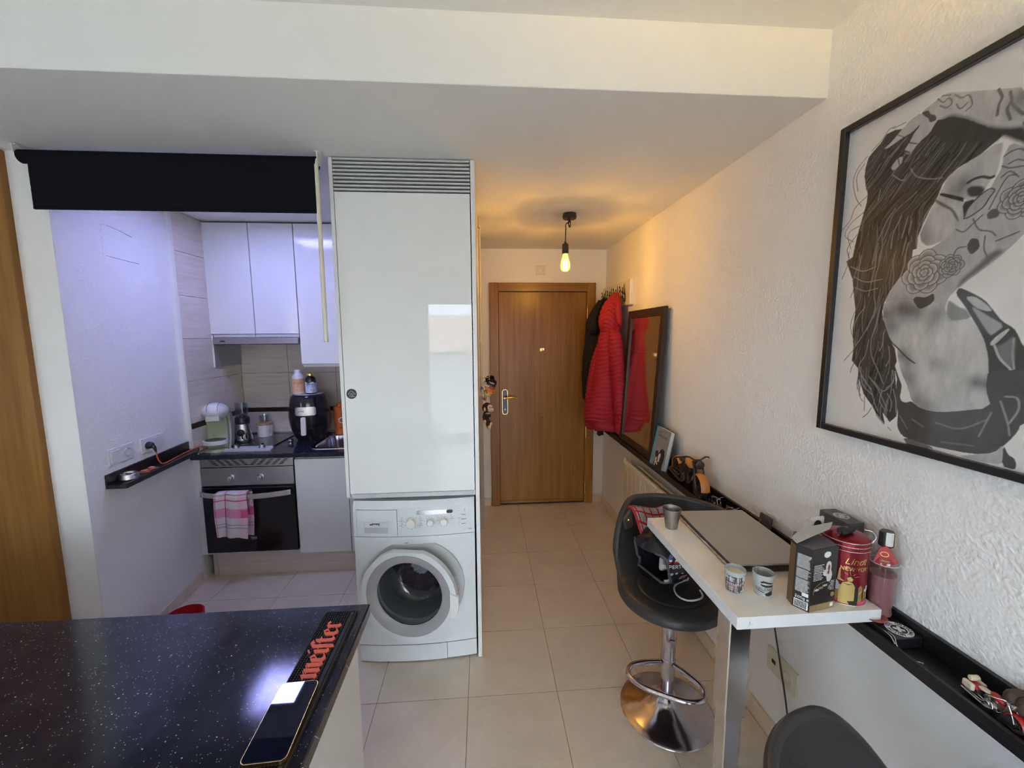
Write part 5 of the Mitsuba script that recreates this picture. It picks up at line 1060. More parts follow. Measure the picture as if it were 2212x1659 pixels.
part(K, 'stamp', fR(extrude(rrect(LR-.016, LR-.005, .005, .016, .0006), .0003), .0007), 'm_print_white')
part(K, 'flower_print', fR(cat(extrude(ellipse(.058, .123, .010, .017), .0004), extrude(ellipse(.050, .108, .011, .010), .0004), extrude(ellipse(.062, .098, .010, .018), .0004))), 'm_cream_print')
part(K, 'cocoa_print', fR(cat(extrude(ellipse(.059, .121, .004, .009), .0003), extrude(ellipse(.058, .108, .004, .005), .0003)), .0008), 'm_cocoa')
part(K, 'swirl_print', fR(cat(extrude(LineString(smooth_path([(.010, .050, 0), (.012, .065, 0), (.030, .078, 0), (.055, .084, 0), (.074, .098, 0)], 8)[:, :2]).buffer(.0007), .0003))), 'm_box_gold')
for x, z, mt in ((.022, .062, 'm_light_grey'), (.036, .066, 'm_box_gold'), (.050, .071, 'm_light_grey')): part(K, 'praline_print', fR(cat(extrude(Point(x, z).buffer(.0038, 12), .0003), extrude(Polygon([(x-.008, z-.004), (x-.003, z), (x-.008, z+.004)]), .0003), extrude(Polygon([(x+.008, z-.004), (x+.003, z), (x+.008, z+.004)]), .0003))), mt)

# red tin
K = thing('biscuit_tin', 'round red metal tin with gold lettering and a hinged lid on the bar table corner', 'tin')
scene['m_tin'] = two({'type': 'principled', 'base_color': rgb((.21, .004, .012)), 'roughness': .22, 'metallic': .55, 'specular': .5, 'clearcoat': .6})
tc = (1.030, 1.040, TTOP+.0006); R = .0545
part(K, 'body', lathe([(0, 0), (R-.002, 0), (R+.0015, .002), (R, .006), (R, .160), (0, .160)], 64, tc), 'm_tin')
part(K, 'lid', lathe([(0, .160), (R+.002, .160), (R+.002, .180), (R, .184), (R-.004, .186), (R-.012, .190), (0, .196)], 64, tc), 'm_tin')
for z in (.158, .170, .182): part(K, 'rim', mv(trimesh.creation.torus(R+.0022, .0011, 64, 8), tc[0], tc[1], tc[2]+z), 'm_steel')
part(K, 'base_rim', mv(trimesh.creation.torus(R+.001, .0012, 64, 8), tc[0], tc[1], tc[2]+.0018), 'm_steel')
tb = lambda m, turn, d=.0002: mv(rt(bend(m, R+d), turn), *tc)
TT = -6
scr = ctext('Lindt', .017, .0005, False); v = np.array(scr.vertices); v[:, 0] += v[:, 1]*.35; scr.vertices = v
part(K, 'lettering', cat(tb(mv(scr, -.004, .130, 0), TT), tb(mv(ctext('NEW YORK', .0105, .0005, True), -.004, .108, 0), TT)), 'm_gold')
pr('m_tin_gold', (.55, .40, .14), .35, metal=.3); pr('m_tin_pink', (.55, .05, .14), .4); pr('m_tin_olive', (.24, .17, .05), .45); pr('m_tin_pale', (.52, .54, .62), .5)
pts = lambda *p: Polygon(p)
part(K, 'skyline', tb(extrude(unary_union([pts((-.060, .014), (-.060, .040), (-.040, .040), (-.040, .014)), pts((.004, .012), (.004, .055), (.010, .062), (.016, .055), (.016, .012)), pts((.022, .014), (.022, .050), (.027, .050), (.027, .014)), pts((.030, .016), (.030, .046), (.035, .052), (.040, .046), (.040, .016)), pts((.044, .014), (.044, .058), (.050, .058), (.050, .014))]), .0004), TT), 'm_tin_olive')
part(K, 'cloud', tb(extrude(unary_union([ellipse(.034, .044, .010, .005), ellipse(.038, .049, .007, .006), ellipse(-.050, .056, .008, .012), ellipse(-.046, .050, .009, .009)]), .0006), TT), 'm_tin_pale')
part(K, 'tower', tb(extrude(unary_union([pts((-.042, .005), (-.042, .050), (-.034, .066), (-.022, .072), (-.012, .068), (-.004, .056), (-.004, .005)), pts((-.047, .070), (-.044, .105), (-.041, .105), (-.040, .076), (-.030, .070)), pts((-.022, .072), (-.026, .080), (-.018, .086), (-.012, .080), (-.014, .072)), pts((.006, .040), (.016, .046), (.006, .030))]), .0009), TT), 'm_tin_gold', label='yellow printed statue and tower')
part(K, 'tower_shadow', tb(extrude(unary_union([pts((-.006, .004), (-.006, .056), (-.010, .070), (.000, .058), (.003, .030), (.003, .004)), pts((-.034, .066), (-.022, .061), (-.010, .066), (-.022, .063)), pts((-.018, .086), (-.012, .080), (-.010, .088)), pts((-.016, .004), (-.022, .014), (-.004, .016), (-.004, .004))]), .0011), TT), 'm_print_black')
part(K, 'pink_band', tb(extrude(unary_union([pts((.0, .003), (.0, .012), (.052, .014), (.052, .003)), pts((-.075, .006), (-.075, .018), (-.044, .014), (-.044, .006))]), .0005), TT), 'm_tin_pink')
part(K, 'rays', tb(extrude(unary_union([LineString([(-.018, .090), (-.020, .100)]).buffer(.0004), LineString([(-.012, .090), (-.006, .096)]).buffer(.0004), LineString([(-.008, .086), (.004, .088)]).buffer(.0004), LineString([(-.024, .090), (-.032, .096)]).buffer(.0004)]), .0004), TT), 'm_tin_gold')
part(K, 'hinge_wire', cat(tube([(tc[0]+.050, tc[1]-.028, tc[2]+.168), (tc[0]+.062, tc[1]-.030, tc[2]+.185), (tc[0]+.060, tc[1]-.020, tc[2]+.198), (tc[0]+.046, tc[1]-.010, tc[2]+.200)], .0012, 6), tube([(tc[0]+.052, tc[1]-.020, tc[2]+.16), (tc[0]+.064, tc[1]-.024, tc[2]+.172), (tc[0]+.056, tc[1]-.02, tc[2]+.186)], .0012, 6)), 'm_steel')
tg = part(K, 'tag', frame(extrude(Polygon([(-.004, .022), (.010, .030), (.036, -.010), (.004, -.034), (-.016, -.020)]), .0012), (tc[0]+.066, tc[1]-.046, tc[2]+.142), (.74, -.67, 0), (0, .12, 1)), 'm_moto_red', label='red hang tag')
part(tg, 'print', frame(cat(extrude(ellipse(.006, .006, .009, .007).difference(ellipse(.006, .006, .0078, .0058)), .0004), mv(ctext('Lindor', .005, .0004), .008, -.012, 0)), (tc[0]+.066, tc[1]-.046, tc[2]+.142), (.74, -.67, 0), (0, .12, 1)).apply_translation((-.0010, -.0010, 0)), 'm_gold')
# pouch on the lid
K = thing('pouch', 'small black zip pouch lying on the lid of the red tin', 'pouch')
part(K, 'bag', mv(rt(rbox(-.026, .026, -.011, .011, 0, .016, .005, 12), 18), tc[0]-.012, tc[1]-.012, tc[2]+.196), 'm_black_matte')
part(K, 'pull', tube([(tc[0]-.036, tc[1]-.020, tc[2]+.206), (tc[0]-.046, tc[1]-.026, tc[2]+.199), (tc[0]-.052, tc[1]-.030, tc[2]+.199)], .0025, 6), 'm_black_plastic')
part(K, 'print', mv(rt(ctext('RB', .005, .0003), 18), tc[0]-.012, tc[1]-.012, tc[2]+.2121), 'm_mid_grey')

# gift box, white card, bottle and glassware beyond the table
K = thing('gift_box', 'tall matt black box with a white oval emblem on its top, standing on the ledge', 'box')
part(K, 'body', box(1.089, 1.143, 1.096, 1.20, SF+.001, 1.072, .0012), 'm_dark_grey')
part(K, 'lid_line', cat(box(1.0885, 1.1435, 1.0955, 1.2005, 1.040, 1.0412, 0)), 'm_black_matte')
oo = extrude(unary_union([ellipse(0, 0, .021, .021).difference(ellipse(0, 0, .0195, .0195)), ellipse(0, 0, .0175, .0175).difference(ellipse(0, 0, .0168, .0168))]), .0003)
part(K, 'emblem', frame(cat(oo, mv(ctext('Kraken', .0075, .0003, True), 0, 0, 0), extrude(Polygon([(-.009, .007), (.009, .007), (.006, .011), (-.006, .011)]), .0003), extrude(Polygon([(-.009, -.008), (.009, -.008), (.005, -.011), (-.005, -.011)]), .0003)), (1.116, 1.148, 1.0721), (.75, -.66, 0), (.66, .75, 0)), 'm_print_white')
K = thing('card', 'white rounded card with a black dot standing behind the red tin', 'card')
part(K, 'card', frame(extrude(rrect(-.024, .024, 0, .205, .006), .0012), (1.005, 1.108, TTOP+.0008), (1, .15, 0), (0, .02, 1)), 'm_white_matte')
part(K, 'dot', frame(extrude(Point(0, .180).buffer(.014, 20), .0005), (1.0052, 1.1066, TTOP+.0008), (1, .15, 0), (0, .02, 1)), 'm_print_black')
K = thing('bottle', 'ribbed clear bottle of pink spirit with a black cap on the ledge', 'bottle')
bc = (1.117, 1.004, .851)
scene['m_pink'] = {'type': 'thindielectric', 'int_ior': 1.45, 'specular_transmittance': rgb((.80, .76, .76))}
pr('m_pink_spirit', (.33, .17, .18), .25, spec=.5)
rib = lambda r: Polygon([((r+.0006*math.cos(18*t))*math.cos(t), (r+.0006*math.cos(18*t))*math.sin(t)) for t in np.linspace(0, 2*math.pi, 144, endpoint=False)])
part(K, 'glass', lathe([(.0, .0), (.027, 0), (.029, .004), (.026, .022), (.0285, .03), (.0325, .15), (.0325, .156), (.026, .172), (.013, .186), (.012, .205)], 40, bc), 'm_pink')
part(K, 'spirit', cat(lathe([(0, .002), (.0265, .002), (.0275, .006), (.0245, .022), (.027, .03), (.030, .118), (0, .118)], 40, bc)), 'm_pink_spirit', label='pink spirit in the bottle')
part(K, 'band', mv(trimesh.creation.torus(.0327, .0012, 40, 8), bc[0], bc[1], bc[2]+.153), 'm_light_grey')
part(K, 'cap', lathe([(0, .200), (.0165, .200), (.0175, .203), (.0165, .240), (.014, .243), (0, .243)], 30, bc), 'm_black_plastic')
part(K, 'seal_strip', mv(rt(bend(extrude(rrect(-.009, .009, .205, .244, .002), .0006), .0172), -22), *bc), 'm_cream_print')
K = thing('coaster_box', 'flat glossy black box with a round white cross emblem lying on the ledge', 'box')
part(K, 'box', box(1.064, 1.142, .905, 1.085, SF+.001, .8485, .002), 'm_black_gloss')
eb = np.array([1.108, .938, .8486])
ringp = unary_union([Point(0, 0).buffer(.030, 40).difference(Point(0, 0).buffer(.0175, 30)), Polygon([(-.0035, -.0125), (.0035, -.0125), (.0035, .0125), (-.0035, .0125)]), Polygon([(-.0125, -.0035), (.0125, -.0035), (.0125, .0035), (-.0125, .0035)])])
part(K, 'emblem', frame(extrude(ringp, .0004), eb, (.82, -.57, 0), (.57, .82, 0)), 'm_print_white', label='round white emblem with a cross')
lt_ = []
for i, ch in enumerate('ORIGINAL MOTOR OIL '):
    if ch == ' ': continue
    t = math.radians(-i*360/19+90); g_ = ctext(ch, .0078, .0004, True)
    lt_.append(mv(rt(g_, math.degrees(t)-90), .0237*math.cos(t), .0237*math.sin(t), .0004))
part(K, 'emblem_print', frame(cat(*lt_), eb, (.82, -.57, 0), (.57, .82, 0)), 'm_print_black')
scene['m_red_glass'] = two({'type': 'principled', 'base_color': rgb((.28, .05, .045)), 'roughness': .12, 'specular': .7})
single('glass_dish', lathe([(0, 0), (.016, 0), (.023, .004), (.030, .010), (.028, .011), (.02, .007), (0, .005)], 32, (1.0775, 1.055, .8493)).apply_translation((0, -.075, 0)), 'm_red_glass', 'small red glass dish on the black box below the table corner', 'dish')
single('thin_chain', cat(tube([(1.068, .930, .8505), (1.066, .912, .8505), (1.0605, .900, .839), (1.064, .890, .823), (1.070, .876, .8205), (1.076, .866, .8205), (1.088, .855, .8205)], .0011, 6), tube([(1.062, .935, .8505), (1.059, .915, .8500), (1.057, .90, .839)], .0011, 6)), 'm_steel', 'thin silver chain lying over the ledge lip near the cross emblem', 'chain')

# sockets under the ledge and the black cable
K = thing('socket_plate', 'cream double wall plate with a data port and a socket under the ledge', 'socket')
part(K, 'plate', rbox(RX-.008, RX+.002, 1.302, 1.462, .280, .378, .0035, 10).apply_transform(np.eye(4)), 'm_cream_plastic')
part(K, 'data_port', box(RX-.0095, RX-.007, 1.413, 1.433, .322, .338, .0005), 'm_black_plastic')
sk = part(K, 'socket_well', frame(lathe([(0, -.004), (.0185, -.004), (.0195, .003), (.023, .003), (.023, -.005), (0, -.005)], 28), (RX-.0085, 1.345, .328), (0, -1, 0), (0, 0, 1)), 'm_cream_plastic')
for s in (-1, 1): part(sk, 'pin_hole', frame(cyl((0, 0, 0), (0, 0, .0012), .003, n=10), (RX-.0052, 1.345+s*.0095, .328), (0, -1, 0), (0, 0, 1)), 'm_black_plastic')
single('power_cable', tube([(1.08, 1.42, .796), (1.105, 1.43, .76), (1.12, 1.425, .60), (1.135, 1.405, .47), (1.138, 1.385, .40), (1.140, 1.365, .33), (1.140, 1.340, .26), (1.13, 1.30, .16), (1.08, 1.22, .02), (1.0, 1.14, .006), (.86, 1.16, .006)], .0032, 8), 'm_black_plastic', 'thin black cable hanging from the ledge past the cream wall plate', 'cable')

# bar stools
pr('m_stool', (.034, .033, .032), .38, spec=.45)
def stool(label, c, zs, backdir, k=1.0, hm=1.0):
    K = thing('bar_stool', label, 'stool', 'grey bucket bar stools')
    cx, cy = c; b = math.atan2(backdir[1], backdir[0])
    part(K, 'base', lathe([(0, 0), (.190, 0), (.195, .004), (.193, .009), (.165, .016), (.11, .030), (.062, .052), (.040, .074), (.036, .088), (.024, .092), (0, .092)], 72, (cx, cy, 0.0005)), 'm_chrome', smooth=60)
    part(K, 'piston', cyl((cx, cy, .085), (cx, cy, .235), .023, n=32), 'm_chrome')
    part(K, 'post', cat(cyl((cx, cy, .155), (cx, cy, zs-.035), .0295, n=36, bev=.002), cyl((cx, cy, .195), (cx, cy, .25), .0315, n=36, bev=.002)), 'm_chrome')
    part(K, 'lever_notch', cyl((cx-.012, cy-.030, zs-.24), (cx+.01, cy-.033, zs-.243), .006, n=10), 'm_steel_dark')
    f = b+math.pi; ex, ey = np.array([math.cos(f), math.sin(f)]), np.array([-math.sin(f), math.cos(f)])
    P2 = lambda a, s: (cx+ex[0]*a+ey[0]*s, cy+ex[1]*a+ey[1]*s, .235)
    part(K, 'footrest', tube([P2(.02, .026), P2(.06, .10), P2(.10, .140), P2(.15, .142), P2(.185, .09), P2(.192, 0), P2(.185, -.09), P2(.15, -.142), P2(.10, -.140), P2(.06, -.10), P2(.02, -.026)], .0105, 12), 'm_chrome')
    def prof(u, v):
        th = (u-.5)*2*np.pi                       # 0 = the back
        side = np.clip((np.radians(110)-np.abs(th))/np.radians(66), 0, 1); side = side*side*(3-2*side)
        h = .018+.262*hm*side
        r0 = .135*k; wv = np.clip((v-.5)/.5, 0, 1); sv = np.clip(v/.5, 0, 1)
        rr_ = r0*sv+(.085*k+.035*side)*np.sin(wv*np.pi/2*.92); fx = 1+.05*np.cos(th)**2
        z = zs-.020+.014*sv**2+h*(1-np.cos(wv*np.pi/2))**.8-.045*(1-side)*wv**3
        d1 = np.abs(((th*3.1+wv*2.6) % 1.0)-.5); d2 = np.abs(((th*3.1-wv*2.6) % 1.0)-.5)
        q = np.exp(-((.5-d1)/.05)**2)+np.exp(-((.5-d2)/.05)**2)
        rr_ = rr_+.0045*q*np.clip((wv-.25)*5, 0, 1)*np.clip((.88-wv)*7, 0, 1)*side
        crease = np.exp(-((v-.52)/.02)**2)*.006; z = z-crease
        return np.stack([cx+rr_*fx*np.cos(th+b), cy+rr_*fx*np.sin(th+b), z], -1), side, wv
    inner = lambda u, v: prof(u, v)[0]
    g = grid(inner, 150, 60); n = g.vertex_normals
    if n[:, 2].mean() < 0: n = -n
    V = np.array(g.vertices); v = np.tile(np.linspace(0, 1, 60), 150)
    t = (.030+.010*np.sin(np.clip(v, 0, 1)*np.pi))[:, None]
    O = V-n*t; kk = len(V); idx = np.arange(kk).reshape(150, 60)
    F1 = np.array(g.faces)
    if g.vertex_normals[:, 2].mean() < 0: F1 = F1[:, ::-1]
    Vs, Fs = [V, O], [F1, F1[:, ::-1]+kk]
    rim_n = 9; ri, ro = V[idx[:, -1]], O[idx[:, -1]]; mid = (ri+ro)/2; hv = (ri-ro)/2
    tg = V[idx[:, -1]]-V[idx[:, -2]]; tg /= np.linalg.norm(tg, axis=1, keepdims=True); hl_ = np.linalg.norm(hv, axis=1, keepdims=True)
    R_ = np.array([mid+hv*math.cos(a)+tg*hl_*math.sin(a) for a in np.linspace(0, math.pi, rim_n)]).transpose(1, 0, 2)
    base = 2*kk; Vs.append(R_.reshape(-1, 3)); q = []
    for i in range(149):
        for j in range(rim_n-1):
            a = base+i*rim_n+j; q += [(a, a+1, a+rim_n+1), (a, a+rim_n+1, a+rim_n)]
    m = trimesh.Trimesh(np.vstack(Vs), np.vstack(Fs+[np.array(q)]), process=False)
    part(K, 'seat_shell', m, 'm_stool', smooth=True, label='grey leatherette bucket seat')
    part(K, 'seat_plate', cyl((cx, cy, zs-.060), (cx, cy, zs-.034), .075, .09, 28, .004), 'm_black_plastic')
    return K
stool('grey bucket bar stool at the far end of the bar table, carrying a helmet', (.785, 1.57), .59, (.50, .87))
stool('grey bucket bar stool in the lower right corner, below the red motorcycle', (.855, .565), .525, (-.82, .57), 1.08, .66)
K = thing('plastic_packet', 'clear plastic packet on the seat of the near bar stool', 'packet')
pk = thick(lambda u, v: np.stack([.84+.16*u, .44+.145*v, .520+.010*np.sin(np.pi*u)*np.sin(np.pi*v)+.003*np.sin(u*9+v*5)*np.sin(np.pi*u)+.004], -1), 24, 20, .003)
part(K, 'film', pk, 'm_clear', smooth=True)
for i, (x, y, mt) in enumerate(((.87, .51, 'm_cocoa'), (.91, .535, 'm_wax'), (.95, .515, 'm_leather_brown'))): part(K, 'contents', crumple((x, y, .525), (.020, .020, .004), 40+i, 3), mt, smooth=True)

# helmet, checked scarf, white cable on the far stool
K = thing('helmet', 'black motorcycle helmet with flag decals lying on the far bar stool', 'helmet')
gloss('m_helmet', (.012, .013, .016), .04); hc = np.array([.755, 1.585, .722]); HR = .122
fx = np.array([-.93, -.30, .0]); fx /= np.linalg.norm(fx); fy = np.cross((0, 0, 1), fx)       # fx forward, fy to the wearer's left
H = lambda m: frame(m, hc, fx, fy, (0, 0, 1))
S_ = m3.Manifold.sphere(1, 72)
outer = S_.scale((HR*1.12, HR*.97, HR)); inn = S_.scale((HR*1.03, HR*.88, HR*.91))
ap = tman(frame(extrude(rrect(-.098, .098, -.075, .050, .03), .4), (0, 0, 0), (0, 1, 0), (0, 0, 1)))
neck = m3.Manifold.cube((.5, .5, .2)).translate((-.25, -.25, -.2-.098))
part(K, 'shell', H(tm(outer-inn-ap-neck)), 'm_helmet', smooth=40)
part(K, 'padding', H(tm(inn-S_.scale((HR*.90, HR*.76, HR*.80))-ap.translate((.03, 0, 0))-neck)), 'm_cloth_black', smooth=40)
rp = [(x_, y_) for x_, y_ in list(rrect(-.098, .098, -.075, .050, .03).exterior.coords)[:-1]]
def onh(y_, z_, k=1.0): 
    q = max(1-(y_/(HR*.97))**2-(z_/HR)**2, .0); return (HR*1.12*math.sqrt(q)*k, y_*k, z_*k)
part(K, 'rubber_trim', H(tube([onh(*p) for p in rp], .0065, 8, 1, closed=True)), 'm_dark_grey', smooth=True, label='dark grey rubber edge trim')
part(K, 'cheek_pad', H(mv(rbox(.020, .058, -.010, .010, -.045, .012, .009, 10), 0, .040, 0)), 'm_light_grey', label='pale cheek pad')
sgn = 1 if fy[1] < 0 else -1
def dec(m, a0, e0, turn=0):
    """a flat print wrapped on the side of the shell that faces the viewer; a0, e0 = centre (angle back from the front, elevation)"""
    m = rt(m, turn); m = m.subdivide_to_size(.006, max_iter=5) if len(m.faces) < 4000 else m
    v = np.array(m.vertices); a = math.radians(a0)+v[:, 0]/(HR*1.0); e = math.radians(e0)+v[:, 1]/(HR*1.0); k = 1.004+v[:, 2]/HR
    m.vertices = np.stack([HR*1.12*np.cos(a)*np.cos(e)*k, sgn*HR*.97*np.sin(a)*np.cos(e)*k, HR*np.sin(e)*k], 1)
    if sgn < 0: m.invert()
    return H(m)
pr('m_decal_white', (.70, .70, .71), .3); pr('m_decal_blue', (.015, .02, .14), .3); pr('m_decal_red', (.36, .01, .02), .3)
sh = lambda x0, x1, y0, y1: extrude(Polygon([(x0+y0*.5, y0), (x1+y0*.5, y0), (x1+y1*.5, y1), (x0+y1*.5, y1)]), .0004)
blue, white, red, stars = [], [], [], []
for i in range(4):
    x = -.042+.031*i
    blue.append(sh(x, x+.020, .010, .030)); white.append(sh(x, x+.020, .003, .0095)); red.append(sh(x, x+.020, -.004, .0025))
    stars += [extrude(Point(x+.004+.005*a+(b*.0035+.012)*.5+.001, .013+b*.0045).buffer(.0012, 6), .0009) for a in range(3) for b in range(4)]
part(K, 'decal_blue', dec(cat(*blue), 74, 12), 'm_decal_blue'); part(K, 'decal_white', dec(cat(*white), 74, 12), 'm_decal_white'); part(K, 'decal_red', dec(cat(*red), 74, 12), 'm_decal_red'); part(K, 'decal_stars', dec(cat(*stars), 74, 12), 'm_decal_white')
part(K, 'lettering', dec(ctext('SUPERTRAPP', .0140, .0005, True), 76, 4), 'm_decal_white', label='white lettering')
rs = np.random.RandomState(4)
blob = lambda x, y, r: Polygon([(x+r*(1+.45*rs.uniform(-1, 1))*math.cos(t), y+r*.75*(1+.45*rs.uniform(-1, 1))*math.sin(t)) for t in np.linspace(0, 2*math.pi, 12, endpoint=False)])
part(K, 'wear_patch', dec(extrude(unary_union([blob(-.040, -.010, .008), blob(-.018, -.008, .006), blob(.006, -.010, .004), blob(-.046, -.048, .016)]), .0004), 82, -6), 'm_sage_pale')
part(K, 'badge', dec(sh(.010, .040, -.036, -.022), 84, -8), 'm_decal_white'); part(K, 'badge_fill', dec(mv(sh(.0125, .0375, -.034, -.024), 0, 0, .0006), 84, -8), 'm_decal_red')
def c_scarf(p, n, uv):
    u, v = uv.x*6.0, uv.y*7.0
    fu, fv = u-dr.floor(u), v-dr.floor(v)
    line = dr.maximum(dr.select(dr.abs(fu-.5) < .085, 1., 0.), dr.select(dr.abs(fv-.5) < .085, 1., 0.))
    edge = dr.select((uv.y > .93) | (uv.x < .03), 1., 0.)
    base = mix((.20, .19, .19), (.28, .265, .26), noise(uv.x*160, uv.y*160))
    return mix(base, (.30, .012, .016), dr.maximum(line, edge))
dif('m_scarf', mikit.proc(c_scarf))
def scarf(u, v):
    # u along the back rim (left to right), v from behind the helmet over it towards the viewer
    x = .640+.20*u+.045*v-.02*np.sin(np.pi*v)*(1-u); y = 1.735-.17*v+.050*u
    z = .855+.035*np.sin(np.pi*np.clip(v*1.2, 0, 1))*(1-.3*u)-.125*np.clip(v-.35, 0, 1)**1.2*1.45-.018*u+.010*np.sin(u*7+v*3)*(.4+v)+.006*np.sin(v*14+u*4)
    return np.stack([x, y, z], -1)
m, uv = grid(scarf, 70, 70, uvs=True)
K = thing('scarf', 'grey scarf with a red grid pattern draped over the helmet on the far stool', 'scarf')
part(K, 'cloth', m, 'm_scarf', smooth=True, uv=uv)
edge = [tuple(scarf(np.array(t), np.array(1.0))) for t in np.linspace(0, 1, 24)]; part(K, 'hem', tube(edge, .0055, 8, 1), pr('m_scarf_red', (.30, .012, .016), .9), smooth=True)
edge = [tuple(scarf(np.array(0.0), np.array(t))) for t in np.linspace(0.25, 1, 24)]; part(K, 'hem', tube(edge, .0055, 8, 1), 'm_scarf_red', smooth=True)
K = thing('leather_strap', 'dark leather strap with a press stud beside the scarf on the far stool', 'strap')
part(K, 'strap', tm(m3.Manifold.batch_hull([m3.Manifold.sphere(.008, 12).translate(p) for p in ((.575, 1.575, .885), (.600, 1.585, .915), (.615, 1.60, .845), (.590, 1.59, .838))])), 'm_leather_brown', smooth=40)
part(K, 'stud', mv(trimesh.creation.icosphere(2, .005), .592, 1.574, .880), 'm_gold')
single('charging_cable', tube([(.868, 1.64, .64), (.862, 1.60, .618), (.860, 1.575, .605), (.835, 1.57, .599), (.80, 1.555, .597), (.778, 1.53, .596), (.768, 1.49, .597), (.775, 1.455, .601), (.80, 1.440, .602), (.84, 1.447, .601), (.866, 1.468, .599), (.872, 1.50, .602)], .0038, 8), 'm_white_plastic', 'white charging cable looped on the seat of the far stool', 'cable')
